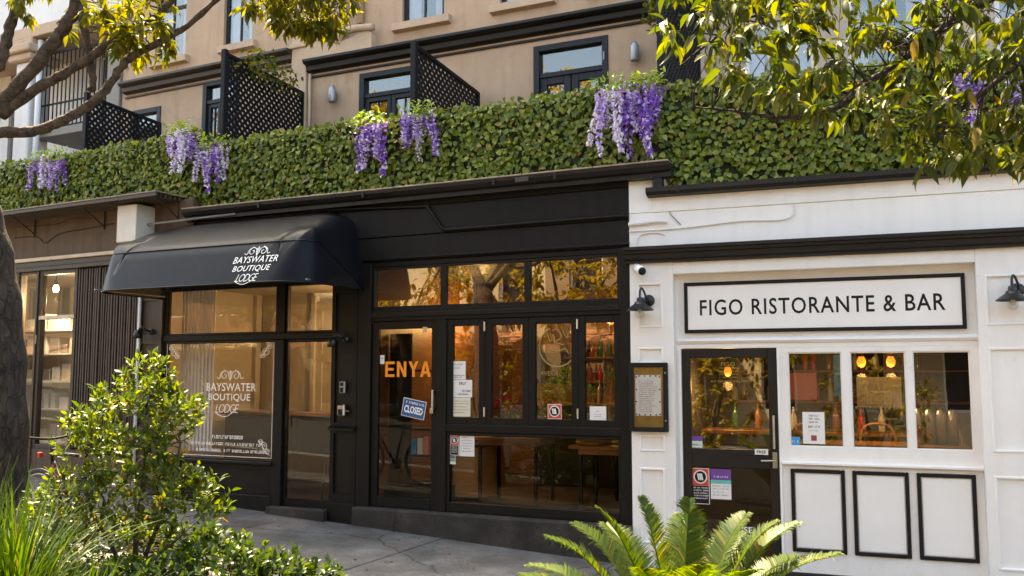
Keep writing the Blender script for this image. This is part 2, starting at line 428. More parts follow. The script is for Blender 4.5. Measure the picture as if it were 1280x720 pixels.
    def lathe(self, prof, c, n=20, axis='z'):
        base = len(self.v); m = len(prof)
        for (r, h) in prof:
            for k in range(n):
                th = 2 * math.pi * k / n; u, v = r * math.cos(th), r * math.sin(th)
                p = (u, v, h) if axis == 'z' else ((u, h, v) if axis == 'y' else (h, u, v))
                self.v.append((c[0] + p[0], c[1] + p[1], c[2] + p[2]))
        for i in range(m - 1):
            for k in range(n):
                q = base + i * n; k2 = (k + 1) % n
                self.f.append((q + k, q + k2, q + n + k2, q + n + k))
        return self
    def wall(self, x0, x1, z0, z1, y0, y1, holes=()):
        """wall slab with rectangular openings (hx0, hx1, hz0, hz1) and their reveals"""
        xs = sorted({x0, x1, *[h[0] for h in holes], *[h[1] for h in holes]})
        zs = sorted({z0, z1, *[h[2] for h in holes], *[h[3] for h in holes]})
        xs = [x for x in xs if x0 <= x <= x1]; zs = [z for z in zs if z0 <= z <= z1]
        inh = lambda x, z: any(h[0] < x < h[1] and h[2] < z < h[3] for h in holes)
        for i in range(len(xs) - 1):
            for k in range(len(zs) - 1):
                a, b2, c, d = xs[i], xs[i + 1], zs[k], zs[k + 1]
                if inh((a + b2) / 2, (c + d) / 2): continue
                for y in (y0, y1): self.poly([(a, y, c), (b2, y, c), (b2, y, d), (a, y, d)])
        for (a, b2, c, d) in holes:
            self.poly([(a, y0, c), (a, y1, c), (a, y1, d), (a, y0, d)]); self.poly([(b2, y0, c), (b2, y1, c), (b2, y1, d), (b2, y0, d)])
            self.poly([(a, y0, d), (b2, y0, d), (b2, y1, d), (a, y1, d)])
            if c > z0: self.poly([(a, y0, c), (b2, y0, c), (b2, y1, c), (a, y1, c)])
        self.poly([(x0, y0, z0), (x0, y1, z0), (x0, y1, z1), (x0, y0, z1)]); self.poly([(x1, y0, z0), (x1, y1, z0), (x1, y1, z1), (x1, y0, z1)])
        self.poly([(x0, y0, z1), (x1, y0, z1), (x1, y1, z1), (x0, y1, z1)])
        return self
    def mesh(self, off=(0, 0, 0), smooth=False, recalc=True):
        me = bpy.data.meshes.new('m')
        o = Vector(off)
        me.from_pydata([(a - o.x, b - o.y, c - o.z) for a, b, c in self.v], [], self.f)
        if recalc:
            bm = bmesh.new(); bm.from_mesh(me)
            bmesh.ops.recalc_face_normals(bm, faces=bm.faces); bm.to_mesh(me); bm.free()
        if smooth:
            me.shade_smooth() if smooth is True else me.shade_auto_smooth(angle=R(smooth)) if hasattr(me, 'shade_auto_smooth') else me.shade_smooth()
        return me
    def part(self, name, mat, parent, smooth=False, label=None, kind=None):
        off = OFF[parent.name]
        me = self.mesh(off, smooth); me.name = name; me.materials.append(mat)
        o = bpy.data.objects.new(name, me); COL.objects.link(o); o.parent = parent; OFF[o.name] = off
        return props(o, label, None, None, kind)
    def solo(self, name, mat, label, cat, fr, at=None, group=None, kind=None, smooth=False):
        if at is None:
            a = np.array(self.v); at = (float(a[:, 0].mean()), float(a[:, 1].mean()), float(a[:, 2].min()))
        me = self.mesh(at, smooth); me.name = name; me.materials.append(mat)
        o = bpy.data.objects.new(name, me); COL.objects.link(o)
        o.location = fr.w(*at); o.rotation_euler = (0, 0, -fr.a); OFF[o.name] = Vector(at)
        return props(o, label, cat, group, kind)

def smooth_by_angle(o, deg=40):
    me = o.data
    me.shade_smooth()
    bm = bmesh.new(); bm.from_mesh(me)
    for e in bm.edges:
        e.smooth = not (len(e.link_faces) == 2 and e.calc_face_angle(0) > R(deg))
    bm.to_mesh(me); bm.free()
    return o

def spline(pts, n=8):
    """Catmull-Rom through the points"""
    P = [Vector(p) for p in pts]; out = []
    for i in range(len(P) - 1):
        p0, p1, p2, p3 = P[max(i - 1, 0)], P[i], P[i + 1], P[min(i + 2, len(P) - 1)]
        for k in range(n):
            t = k / n
            out.append(.5 * ((2 * p1) + (p2 - p0) * t + (2 * p0 - 5 * p1 + 4 * p2 - p3) * t * t + (3 * p1 - p0 - 3 * p2 + p3) * t ** 3))
    out.append(P[-1]); return out

_txt = {}
def text_flat(s, bold=0.0, shear=0.0, spacing=1.0):
    key = (s, bold, shear, spacing)
    if key in _txt: return _txt[key]
    cu = bpy.data.curves.new('t', 'FONT'); cu.body = s; cu.offset = bold; cu.shear = shear; cu.space_character = spacing
    cu.resolution_u = 3
    o = bpy.data.objects.new('t', cu); COL.objects.link(o)
    bpy.context.view_layer.update()
    me = bpy.data.meshes.new_from_object(o)
    v = [(q.co.x, q.co.y) for q in me.vertices]; f = [tuple(p.vertices) for p in me.polygons]
    bpy.data.objects.remove(o); bpy.data.curves.remove(cu); bpy.data.meshes.remove(me)
    _txt[key] = (v, f); return v, f
def put_text(mb, s, x0, x1, z0, z1, y, bold=0.0, shear=0.0, spacing=1.0, tilt=0.0, slope=0.0):
    """flat lettering fitted to a box on the facade; slope leans it back in y per metre of z"""
    v, f = text_flat(s, bold, shear, spacing)
    a = np.array(v); lo = a.min(0); hi = a.max(0)
    n = len(mb.v); cx, cz = (x0 + x1) / 2, (z0 + z1) / 2
    for (px, pz) in v:
        x = (px - lo[0]) / (hi[0] - lo[0]) * (x1 - x0) - (x1 - x0) / 2
        z = (pz - lo[1]) / (hi[1] - lo[1]) * (z1 - z0) - (z1 - z0) / 2
        x, z = x * math.cos(tilt) - z * math.sin(tilt), x * math.sin(tilt) + z * math.cos(tilt)
        mb.v.append((cx + x, y + slope * (z + cz - z0), cz + z))
    mb.f += [tuple(n + i for i in q) for q in f]
    return mb
def put_letters(parent, mat, *a, **k):
    """the same, each letter an object of its own"""
    mb = put_text(MB(), *a, **k); n = len(mb.v); up = list(range(n))
    def root(i):
        while up[i] != i: up[i] = up[up[i]]; i = up[i]
        return i
    for q in mb.f:
        for i in q[1:]: up[root(i)] = root(q[0])
    isl = {}
    for q in mb.f: isl.setdefault(root(q[0]), []).append(q)
    for fs in isl.values():
        c = MB(); ids = sorted({i for q in fs for i in q}); mp = {i: j for j, i in enumerate(ids)}
        c.v = [mb.v[i] for i in ids]; c.f = [tuple(mp[i] for i in q) for q in fs]
        c.part('letter', mat, parent)
def scribble(mb, x0, x1, z, h, y, seed=1, dens=1.0):
    """a row of print too small to read"""
    r = random.Random(seed); x = x0
    while x < x1:
        w = r.uniform(.35, .8) * h
        if r.random() < .14: x += w; continue
        t = h * .2
        k = r.random()
        mb.box(x, x + t, y, y + .001, z, z + h)
        if k < .6: mb.box(x + t, x + w, y, y + .001, z + h - t, z + h)
        if k > .3: mb.box(x + t, x + w, y, y + .001, z, z + t)
        if .2 < k < .8: mb.box(x + w - t, x + w, y, y + .001, z + t, z + h - t)
        x += w + h * .25
    return mb
def scroll(mb, cx, cz, w, y, r=.004, sl=0.0, zb=0.0):
    """the curled crest above the lettering: two mirrored volutes and a little palmette"""
    Y = lambda z: y + sl * (z - zb)
    for sg in (-1, 1):
        pts = []
        for i in range(26):
            t = i / 25; th = t * 2.6 * math.pi
            rad = w * .17 * (1 - .8 * t)
            pts.append((cx + sg * (w * .22 + rad * math.cos(th + math.pi)), cz + w * .04 + rad * math.sin(th) * .95))
        mb.tube([(a, Y(b), b) for a, b in pts], r, 5)
        tail = spline([(cx + sg * w * .39, cz + w * .05, 0), (cx + sg * w * .43, cz - w * .06, 0), (cx + sg * w * .5, cz - w * .03, 0)], 4)
        mb.tube([(p.x, Y(p.y), p.y) for p in spline([(cx + sg * w * .2, cz + w * .2, 0), (cx + sg * w * .36, cz + w * .12, 0), (cx + sg * w * .42, cz - w * .05, 0), (cx + sg * w * .52, cz - w * .02, 0)], 5)], r, 5)
        mb.tube([(p.x, Y(p.y), p.y) for p in spline([(cx, cz - w * .1, 0), (cx + sg * w * .06, cz + w * .02, 0), (cx + sg * w * .05, cz + w * .16, 0)], 5)], r, 5)
    mb.tube([(cx, Y(cz - w * .12), cz - w * .12), (cx, Y(cz + w * .2), cz + w * .2)], r * 1.1, 5)
    return mb

# ================================================================== the street
def sbox(mb, x0, x1, y0, y1, h0, h1, b=.006):
    """box lying on the sloping street (E axes)"""
    n = len(mb.v); mb.box(x0, x1, y0, y1, h0, h1, b)
    for i in range(n, len(mb.v)):
        x, y, z = mb.v[i]; mb.v[i] = (x, y, z + .03 - .05 * x)
    return mb
sbox(MB(), -260, 260, -260, 260, -.55, -.32, 0).solo('ground', SOIL, None, None, E, (0, 0, 0), kind='structure')
sbox(MB(), -120, 80, -13.0, -5.2, -.3, -.15, 0).solo('road', ASPH, None, None, E, (0, 0, 0), kind='structure')
pav = sbox(MB(), -32, 12, -3.0, .65, -.3, -.025, 0).solo('pavement', SOIL, None, None, E, (0, 0, 0), kind='structure')
x = -2.09 - 1.93 * 12
while x < 7:
    for (ya, yb) in ((-1.78, .62), (-3.0, -1.788)):
        dz = random.uniform(-.003, .003)
        sbox(MB(), x + .005, x + 1.925, ya, yb, -.12, dz, .007).part('slab', CONC, pav)
    x += 1.93
sbox(MB(), -40, 14, -5.05, -3.0, -.3, -.03, .01).solo('garden_bed', SOIL, None, None, E, (0, 0, 0), kind='structure')
krb = sbox(MB(), -40, 14, -5.2, -5.05, -.3, .0, .02).solo('kerb', KERB, None, None, E, (0, 0, 0), kind='structure')
sbox(MB(), -60, 30, -16.6, -13.0, -.3, -.02, .02).solo('far_pavement', CONC, None, None, E, (0, 0, 0), kind='structure')

# ================================================================== windows and doors
def pane(x0, x1, z0, z1, y, parent, glass=GLASS, t=.006):
    return MB().box(x0, x1, y, y + t, z0, z1).part('pane', glass, parent)
def window(parent, name, x0, x1, z0, z1, w, y0, y1, mat, glass=GLASS, wb=None, gy=None):
    fo = MB().frame(x0, x1, z0, z1, w, y0, y1, .004, wb).part(name, mat, parent)
    pane(x0 + w, x1 - w, z0 + (wb or w), z1 - w, gy if gy is not None else (y0 + y1) / 2, fo, glass)
    return fo

# ================================================================== black shop building (guest house and cafe)
blk = thing('shop_building', 'single-storey black painted shop building with curved awning and folding cafe windows', 'shop', E, (-3.2, 0, 0))
# fascia boards above the shopfronts, each with its own shadow line
MB().box(-5.82, -.002, .012, .2, 3.17, 3.42, .006).part('fascia_board', BLKF, blk)
MB().box(-5.82, -.002, 0, .2, 3.424, 3.745, .006).part('fascia_board', BLKF, blk)
MB().box(-5.82, -.002, .01, .2, 3.75, 3.90, .006).part('fascia_board', BLKF, blk)
MB().box(-6.7, -5.82, .03, .2, 3.05, 3.9, .006).part('fascia_board', BLKF, blk)
MB().prism([(-.02, 3.19), (-.02, 3.165), (.01, 3.14), (.2, 3.14), (.2, 3.19)], -3.22, -.002).part('fascia_moulding', BLK2, blk)
MB().box(-6.7, 0, .2, 1.88, 3.8, 3.9).part('roof_deck', INDARK, blk)
# cornice gutter running past the pilaster of the white restaurant
g = MB().prism([(-.17, 3.935), (-.165, 3.90), (-.13, 3.86), (-.09, 3.845), (-.09, 3.80), (0.02, 3.80), (.02, 3.935)], -5.82, .46).part('gutter', GUTT, blk)
for i in range(8):
    a = -5.82 + i * .785
    MB().box(a + .006, a + .779, -.175, .02, 3.936, 3.952, .003).part('gutter_edge', GUTE, g)
for a in (-4.6, -3.1, -1.45, -.75):
    MB().box(a, a + .03, -.178, -.165, 3.86, 3.937, .003).part('bracket', GUTT, g)
MB().box(-1.18, -1.03, -.18, -.16, 3.865, 3.915, .004).part('joint_plate', BRNF, g)
# cafe shopfront: posts, rails, transom lights
MB().box(-.112, -.002, 0, .14, .02, 3.138, .006).part('post', BLK, blk)
MB().box(-3.245, -3.07, .0, .14, .2, 3.138, .006).part('post', BLK, blk)
MB().box(-3.07, -.112, .02, .13, 2.465, 2.60, .006).part('transom_bar', BLK, blk)
MB().box(-3.07, -.112, .005, .02, 2.51, 2.56, .004).part('transom_moulding', BLK2, blk)
MB().box(-3.07, -.112, .02, .13, 3.085, 3.138, .004).part('head_rail', BLK, blk)
for (a, b2) in ((-3.07, -2.15), (-2.15, -1.14), (-1.14, -.112)):
    window(blk, 'transom_light', a, b2, 2.60, 3.085, .032, .03, .10, BLK2, GLASST)
# the glazed entrance door
dr = MB().frame(-3.065, -2.205, .405, 2.46, .085, .035, .085, .005, .11).part('door', BLK, blk)
pane(-2.98, -2.29, .515, 2.375, .055, dr)
MB().tube([(-2.235, -.03, 1.48), (-2.235, -.03, 1.70)], .011, 8).box(-2.24, -2.23, -.03, .036, 1.5, 1.515).box(-2.24, -2.23, -.03, .036, 1.665, 1.68).part('handle', STEEL, dr)
MB().box(-2.30, -2.26, .015, .036, 1.44, 1.50, .004).part('lock', STEEL, dr)
MB().box(-2.40, -2.34, .02, .03, 2.33, 2.39, .004).part('closer_bracket', STEEL, dr)
MB().box(-2.205, -2.095, .01, .13, .40, 2.465, .006).part('mullion', BLK, blk)
# four folding sashes above, fixed light below
fold = [(-2.095, -1.632), (-1.630, -1.122), (-1.120, -.572), (-.570, -.112)]
sash = []
for (a, b2) in fold:
    sash.append(window(blk, 'folding_sash', a, b2, 1.335, 2.463, .072, .03, .085, BLK, GLASSF))
for i in (0, 2):
    xx = fold[i][1]
    for zz in (1.42, 2.33):
        MB().tube([(xx, .022, zz), (xx, .022, zz + .1)], .011, 8).part('hinge', STEEL, sash[i])
MB().box(-2.095, -.112, .015, .13, 1.25, 1.335, .006).part('mid_rail', BLK, blk)
window(blk, 'lower_light', -2.095, -.112, .405, 1.25, .035, .03, .10, BLK2, GLASS, .10)
MB().prism([(-.055, -.2), (-.055, .375), (-.04, .40), (.14, .40), (.14, -.2)], -3.245, -.002).part('plinth', PLINTH, blk)
# guest house shopfront under the awning
pl = MB().wall(-3.60, -3.247, .18, 3.05, 0, .16, [(-3.55, -3.30, 2.36, 2.80), (-3.55, -3.30, 1.32, 2.26), (-3.55, -3.30, .52, 1.20)]).part('pilaster', BLK, blk)
for (z0, z1) in ((2.36, 2.80), (1.32, 2.26), (.52, 1.20)):
    MB().box(-3.55, -3.30, .025, .04, z0, z1).part('panel', BLK2, pl)
MB().prism([(-.05, 1.235), (-.05, 1.255), (-.005, 1.285), (0, 1.285), (0, 1.235)], -3.6, -3.247).part('ledge', BLK2, pl)
MB().box(-3.61, -3.24, -.03, 0, .14, .42, .008).part('plinth_block', BLK, pl)
pl = MB().wall(-6.68, -6.25, .3, 3.05, 0, .16, [(-6.61, -6.32, 2.38, 2.82), (-6.61, -6.32, 1.1, 2.26)]).part('pilaster', BRNF, blk)
for (z0, z1) in ((2.38, 2.82), (1.1, 2.26)): MB().box(-6.61, -6.32, .02, .04, z0, z1).part('panel', BRNF, pl)
MB().box(-6.25, -3.6, .02, .12, 2.285, 2.36, .006).part('transom_bar', BLK, blk)
MB().box(-6.25, -3.6, .02, .12, 2.95, 3.05, .006).part('head_rail', BLK, blk)
MB().box(-4.43, -4.30, 0, .14, .25, 2.285, .006).part('mullion', BLK, blk)
MB().box(-4.43, -4.30, .01, .13, 2.36, 2.95, .006).part('mullion', BLK, blk)
window(blk, 'transom_light', -6.25, -4.43, 2.36, 2.95, .025, .04, .10, BLK2, GLASSB)
window(blk, 'transom_light', -4.30, -3.60, 2.36, 2.95, .025, .04, .10, BLK2, GLASSB)
bw = window(blk, 'shop_window', -6.25, -4.43, .82, 2.285, .03, .04, .10, BLK2, GLASSB)
ds = MB().frame(-4.30, -3.60, .34, 2.285, .035, .05, .10, .004, .09).part('door', BLK, blk)
pane(-4.265, -3.635, .43, 2.25, .07, ds, GLASSB)
MB().tube([(-4.25, .02, 1.25), (-4.25, .02, 1.45)], .01, 8).part('handle', BLK2, ds)
MB().box(-4.43, -3.6, -.10, .12, .1, .335, .01).part('doorstep', PLINTH, blk)
st = MB().wall(-6.25, -4.43, .25, .82, .02, .14, [(-6.1, -4.56, .46, .74)]).part('stall_riser', BLK, blk)
MB().box(-6.1, -4.56, .045, .06, .46, .74).part('panel', BLK2, st)
MB().box(-6.25, -4.43, -.005, .02, .25, .44, .006).part('skirting', BLK, st)
MB().box(-6.27, -4.42, -.03, .02, .80, .835, .006).part('sill', BLK2, st)
# rooms behind the glass
MB().box(-6.68, -3.27, .14, 3.6, .2, .33).part('floor', INFLOOR, blk)
MB().box(-6.68, -3.27, .2, 3.6, 3.08, 3.16).part('ceiling', INW, blk)
MB().box(-6.72, -6.68, .16, 3.6, .2, 3.2).part('side_wall', INW, blk)
MB().box(-3.30, -3.22, .16, 3.6, .2, 3.16).part('party_wall', INW, blk)
bwall = MB().box(-6.68, -3.3, 3.4, 3.5, .33, 3.08).part('rear_wall', INW, blk)
MB().box(-3.22, -.05, .12, 4.3, .25, .40).part('floor', INFLOOR, blk)
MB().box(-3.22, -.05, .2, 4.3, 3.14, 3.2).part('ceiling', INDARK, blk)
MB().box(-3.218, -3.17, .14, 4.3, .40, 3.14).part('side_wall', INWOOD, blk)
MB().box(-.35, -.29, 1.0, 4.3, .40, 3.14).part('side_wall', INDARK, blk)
MB().box(-.29, -.05, 1.0, 1.06, .40, 3.14).part('side_wall', INDARK, blk)
MB().box(-.09, -.05, .14, 1.0, .40, 3.14).part('side_wall', INDARK, blk)
MB().box(-3.17, -.35, 4.0, 4.1, .40, 3.14).part('rear_wall', INWOOD, blk)

# ================================================================== brown shop on the left
brn = thing('shop_building', 'brown rendered shop with slatted shutter and slatted eave beside the tree trunk', 'shop', L, (-1.7, 0, 0))
MB().box(-6.0, .66, 0, .2, 3.52, 4.1, .006).part('fascia', BRN, brn)
MB().box(-6.0, -.30, -.05, .1, 3.465, 3.515, .005).part('cream_strip', CREAMW, brn)
MB().box(-6.0, -.30, -.02, .14, 3.33, 3.462, .005).part('head_rail', BRNF, brn)
MB().box(-6.0, -.30, -.03, .0, 3.385, 3.40, .003).part('head_moulding', BRNF, brn)
ev = MB().box(-6.0, .50, -.44, -.40, 4.075, 4.125, .004).part('eave', BRNF, brn)
MB().box(-6.0, .50, -.45, .1, 4.126, 4.14).part('eave_sheet', GUTE, ev)
for i in range(5): MB().box(-6.0, .48, -.36 + i * .075, -.325 + i * .075, 4.07, 4.125, .003).part('eave_slat', SLATM, ev)
k = -5.9
while k < .45:
    MB().box(k, k + .03, -.39, .0, 4.095, 4.124).part('rafter', BRNF, ev); k += .155
for s0 in (-4.0, -2.45, -.98, .42):
    MB().tube([(s0, -.012, 4.08), (s0, -.012, 3.82)], .009, 6).tube([(s0, -.012, 3.86), (s0, -.36, 4.08)], .008, 6).part('bracket', INDARK, brn)
MB().tube(spline([(-2.9, -.008, 3.84), (-2.4, -.008, 3.82), (-2.2, -.008, 3.72), (-1.9, -.008, 3.83), (-1.3, -.008, 3.86), (-.8, -.008, 3.89)], 6), .006, 5).part('cable', INDARK, brn)
MB().tube(spline([(-2.9, -.01, 4.0), (-2.0, -.01, 3.97), (-1.7, -.01, 4.02), (-1.2, -.01, 3.99)], 6), .004, 5).part('cable', INDARK, brn)
sw = window(brn, 'shop_window', -2.33, -1.52, .85, 3.33, .06, .02, .10, BRNF, GLASSB)
MB().box(-2.30, -1.55, .01, .09, 2.64, 2.69, .003).part('glazing_bar', CREAMW, sw)
window(brn, 'shop_window', -2.78, -2.36, .85, 3.33, .04, .02, .10, BRNF, GLASSB)
MB().box(-2.36, -2.33, .0, .12, .4, 3.33, .004).part('mullion', BRNF, brn)
MB().box(-6.0, -2.78, 0, .14, .4, 3.33).part('wall', BRN, brn)
MB().box(-2.78, -.30, .02, .14, .3, .85, .01).part('stall_riser', BRN, brn)
MB().box(-1.52, -.30, .09, .14, .85, 3.33).part('shutter_backing', SLATM, brn)
k = -1.50; i = 0
while k < -.34:
    w2 = random.uniform(.026, .036)
    MB().box(k, k + w2, random.uniform(.02, .035), .08, .88, 3.32, .005).part('slat', SLATM, brn)
    k += w2 + .02
MB().tube([(-2.28, -.03, 2.3), (-2.28, -.03, 2.42)], .008, 6).part('handle', STEEL, brn)
MB().box(-.30, -.20, -.0, .14, .3, 3.52, .006).part('post', BRNF, brn)
MB().tube([(-.20, -.03, .3), (-.20, -.03, 3.2)], .022, 8).part('downpipe', CABLE, brn, smooth=True)
MB().box(-5.3, -.3, .14, 2.3, .3, .5).part('floor', INFLOOR, brn)
MB().box(-5.3, -.3, .14, 2.3, 3.4, 3.5).part('ceiling', INW, brn)
MB().box(-5.3, -.3, 2.2, 2.3, .5, 3.4).part('rear_wall', INW, brn)
MB().box(-5.35, -5.28, .14, 2.3, .3, 3.5).part('side_wall', INW, brn)
MB().box(-.95, -.9, .14, 1.9, .5, 3.4).part('side_wall', INW, brn)
MB().box(-6.0, .6, .2, 1.9, 4.0, 4.09).part('roof_deck', INDARK, brn)
MB().box(-.37, -.01, -.30, .0, 3.56, 4.04, .008).solo('utility_box', BOXW, 'cream metal box fixed high on the brown wall beside the awning', 'box', L)

# ================================================================== white restaurant
wht = thing('shop_building', 'white painted restaurant front with black cornice and framed panels', 'restaurant', F, (1.8, 0, 0))
MB().box(.0, 8.0, .0, .25, 3.10, 3.47, .004).part('parapet', WHT, wht)
MB().box(.0, .245, .0, .25, 3.474, 3.80, .004).part('parapet', WHT, wht)
MB().box(.0, .245, -.004, .25, 3.803, 3.86, .004).part('parapet', WHT, wht)
MB().box(.245, 8.0, -.012, .25, 3.47, 3.64, .004).part('parapet_board', WHT, wht)
MB().box(.40, 8.0, .25, 1.88, 3.45, 3.55).part('roof_deck', INDARK, wht)
cor = MB().prism([(-.15, 3.115), (-.15, 3.085), (-.125, 3.075), (-.12, 3.05), (-.095, 3.045), (-.09, 3.005), (-.05, 2.985), (-.05, 2.965), (0.002, 2.965), (.002, 3.115)], -.03, 8.0).part('cornice', GUTT, wht)
g = MB().prism([(-.13, 3.70), (-.13, 3.655), (-.10, 3.625), (-.012, 3.615), (0, 3.70)], .2, 8.0).part('gutter', GUTT, wht)
for a in (.5, 1.6, 2.7, 3.8): MB().box(a, a + .025, -.137, -.12, 3.64, 3.71, .003).part('bracket', GUTT, g)
MB().box(.275, .36, -.10, .0, 3.70, 3.86, .006).part('downpipe', NAVY, wht)
MB().box(.43, 3.10, .0, .2, 2.845, 2.963, .006).part('lintel', WHT, wht)
def panelled(x0, x1, z0, z1, pans, parent, mat=WHT):
    o = MB().wall(x0, x1, z0, z1, 0, .25, pans).part('pilaster', mat, parent)
    for (a, b2, c, d) in pans:
        p = MB().box(a, b2, .014, .03, c, d).part('panel', mat, o)
        MB().frame(a - .012, b2 + .012, c - .012, d + .012, .022, -.008, .013, .004).part('panel_moulding', WHT2, o)
    return o
panelled(.0, .43, -.2, 2.963, [(.085, .315, 2.335, 2.755), (.085, .315, 1.98, 2.12), (.085, .315, 1.13, 1.27), (.085, .315, .25, .95)], wht)
panelled(3.10, 4.3, -.3, 2.963, [(3.175, 3.62, 2.30, 2.72), (3.175, 3.62, 1.21, 2.085), (3.175, 3.62, .22, .985)], wht)
MB().box(4.3, 8.0, .02, .25, -.3, 2.963).part('pilaster', WHT, wht)
# recessed shopfront (y = .12)
MB().box(.43, .452, .12, .2, .04, 2.845, .003).part('jamb', WHT2, wht)
MB().box(.43, 3.10, .13, .2, 2.22, 2.845).part('sign_wall', WHT, wht)
MB().prism([(.095, 2.205), (.09, 2.19), (.11, 2.165), (.2, 2.165), (.2, 2.22), (.12, 2.22)], .452, 3.10).part('ledge', WHT2, wht)
MB().box(.452, 3.10, .12, .2, 2.118, 2.165, .004).part('head_rail', WHT2, wht)
MB().box(.452, .478, .10, .2, .0, 2.118, .003).part('door_jamb', WHT2, wht)
MB().box(1.385, 1.41, .10, .2, .0, 2.118, .003).part('door_jamb', WHT2, wht)
fd = MB().frame(.480, 1.383, .06, 2.11, .085, .125, .17, .005).box(.565, 1.298, .125, .17, .975, 1.15, .005).part('door', GUTT, wht)
pane(.565, 1.298, 1.15, 2.025, .145, fd, GLASSF)
pane(.565, 1.298, .145, .975, .145, fd, GLASS)
MB().tube([(1.342, .085, 1.17), (1.342, .085, 1.48)], .012, 8).box(1.335, 1.349, .085, .126, 1.2, 1.22).box(1.335, 1.349, .085, .126, 1.43, 1.45).part('pull_handle', STEEL, fd)
MB().box(1.322, 1.366, .112, .126, .985, 1.135, .004).tube([(1.345, .112, 1.06), (1.345, .075, 1.06), (1.22, .075, 1.055)], .009, 8).part('lever_handle', STEEL, fd)
MB().box(.96, 1.25, .119, .126, 1.10, 1.112, .002).part('drip_bar', GUTT, fd)
wf = MB().wall(1.41, 3.10, 1.03, 2.118, .12, .2, [(1.482, 1.962, 1.192, 2.072), (2.035, 2.508, 1.192, 2.072), (2.565, 3.035, 1.192, 2.072)]).part('shop_window', WHT, wht)
for (a, b2) in ((1.482, 1.962), (2.035, 2.508), (2.565, 3.035)):
    MB().frame(a, b2, 1.192, 2.072, .012, .135, .17, .003).part('frame', WHT2, wf)
    pane(a + .012, b2 - .012, 1.204, 2.06, .15, wf, GLASSF)
MB().prism([(.075, 1.05), (.075, 1.035), (.10, 1.02), (.2, 1.02), (.2, 1.05), (.12, 1.06)], 1.41, 3.10).part('sill', WHT2, wht)
ap = MB().box(1.41, 3.10, .12, .2, -.2, 1.02, .003).part('apron', WHT, wht)
for (a, b2) in ((1.482, 1.958), (2.022, 2.496), (2.560, 3.035)):
    MB().frame(a, b2, .235, .99, .034, .098, .121, .006).part('panel_frame', INKD, ap)
    MB().box(a + .04, b2 - .04, .112, .121, .275, .95, .004).part('panel', WHT2, ap)
MB().box(.452, 1.41, .05, .25, -.25, .06, .01).part('doorstep', PLINTH, wht)
MB().box(1.41, 3.1, .10, .12, -.25, .05, .005).part('skirting', PLINTH, wht)
MB().box(.30, 4.4, .25, 4.2, -.2, .06).part('floor', INFLOOR, wht)
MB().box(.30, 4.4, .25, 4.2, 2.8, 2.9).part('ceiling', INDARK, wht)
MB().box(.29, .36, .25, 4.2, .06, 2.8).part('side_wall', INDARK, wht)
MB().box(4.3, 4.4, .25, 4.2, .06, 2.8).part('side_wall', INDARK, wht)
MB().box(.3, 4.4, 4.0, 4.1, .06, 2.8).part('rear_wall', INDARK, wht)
# cables and conduits on the parapet
MB().tube([(.0, -.02, 3.36), (.20, -.02, 3.37)], .022, 8).tube(spline([(.20, -.02, 3.37), (.30, -.03, 3.375), (.39, -.03, 3.365)], 5), .016, 8).solo('conduit', CABLE, 'short pale conduit stub with a dangling end on the white parapet', 'conduit', F)
MB().tube(spline([(.0, -.012, 3.29), (.5, -.012, 3.295), (1.1, -.012, 3.33), (1.45, -.012, 3.32), (1.58, -.012, 3.36), (1.585, -.012, 3.47)], 8), .007, 6).solo('cable', CABLE, 'long white cable sagging along the white parapet and turning up at its end', 'cable', F)
MB().tube(spline([(.08, -.012, 3.13), (.09, -.012, 3.22), (.15, -.012, 3.26), (.28, -.012, 3.265), (.36, -.012, 3.24)], 8), .006, 6).solo('cable', CABLE, 'short looped white cable above the left end of the black cornice', 'cable', F)
MB().tube(spline([(.41, -.012, 3.47), (.43, -.02, 3.43), (.52, -.012, 3.33)], 6), .006, 6).solo('cable', GALV, 'short grey wire hanging from the parapet board', 'cable', F)
MB().tube(spline([(-3.9, -.018, 3.80), (-2.45, -.018, 3.735), (-2.33, -.02, 3.72), (-2.22, -.02, 3.58), (-2.13, -.018, 3.47), (-2.0, -.016, 3.45), (-1.0, -.016, 3.455), (-.0, -.016, 3.455)], 8), .017, 8).solo('conduit', BLK2, 'black conduit bending down across the black fascia above the cafe', 'conduit', E, smooth=True)

# ================================================================== upper houses behind the roof terrace
def sash_window(parent, x0, x1, z0, z1, y, fmat=NAVY, curtain=True):
    o = MB().frame(x0, x1, z0, z1, .055, y + .05, y + .12, .004).part('window', fmat, parent)
    zm = (z0 + z1) / 2; xm = (x0 + x1) / 2
    MB().box(x0 + .055, x1 - .055, y + .055, y + .11, zm - .025, zm + .025).part('meeting_rail', fmat, o)
    for (a, b2) in ((z0 + .055, zm - .025), (zm + .025, z1 - .055)):
        MB().box(xm - .012, xm + .012, y + .06, y + .10, a, b2).part('glazing_bar', fmat, o)
        pane(x0 + .055, xm - .012, a, b2, y + .075, o, GLASSU); pane(xm + .012, x1 - .055, a, b2, y + .075, o, GLASSU)
    if curtain:
        m = MB(); n = 14
        for (a, b2) in ((x0 + .04, x0 + .22), (x1 - .22, x1 - .04)):
            for i in range(n):
                u0 = a + (b2 - a) * i / n; u1 = a + (b2 - a) * (i + 1) / n
                m.poly([(u0, y + .16 + .02 * (i % 2), z0), (u1, y + .16 + .02 * ((i + 1) % 2), z0), (u1, y + .16 + .02 * ((i + 1) % 2), z1), (u0, y + .16 + .02 * (i % 2), z1)])
        m.part('curtain', CURT, o)
    MB().box(x0 - .02, x1 + .02, y + .28, y + .32, z0 - .02, z1 + .02).part('unlit_room_sheet', DARKROOM, o)  # dark sheet close behind the glass in place of room shade
    return o
def sill(parent, x0, x1, z, y, mat=TANL):
    MB().prism([(y - .09, z), (y - .09, z - .10), (y, z - .12), (y + .002, z)], x0, x1).part('sill', mat, parent)
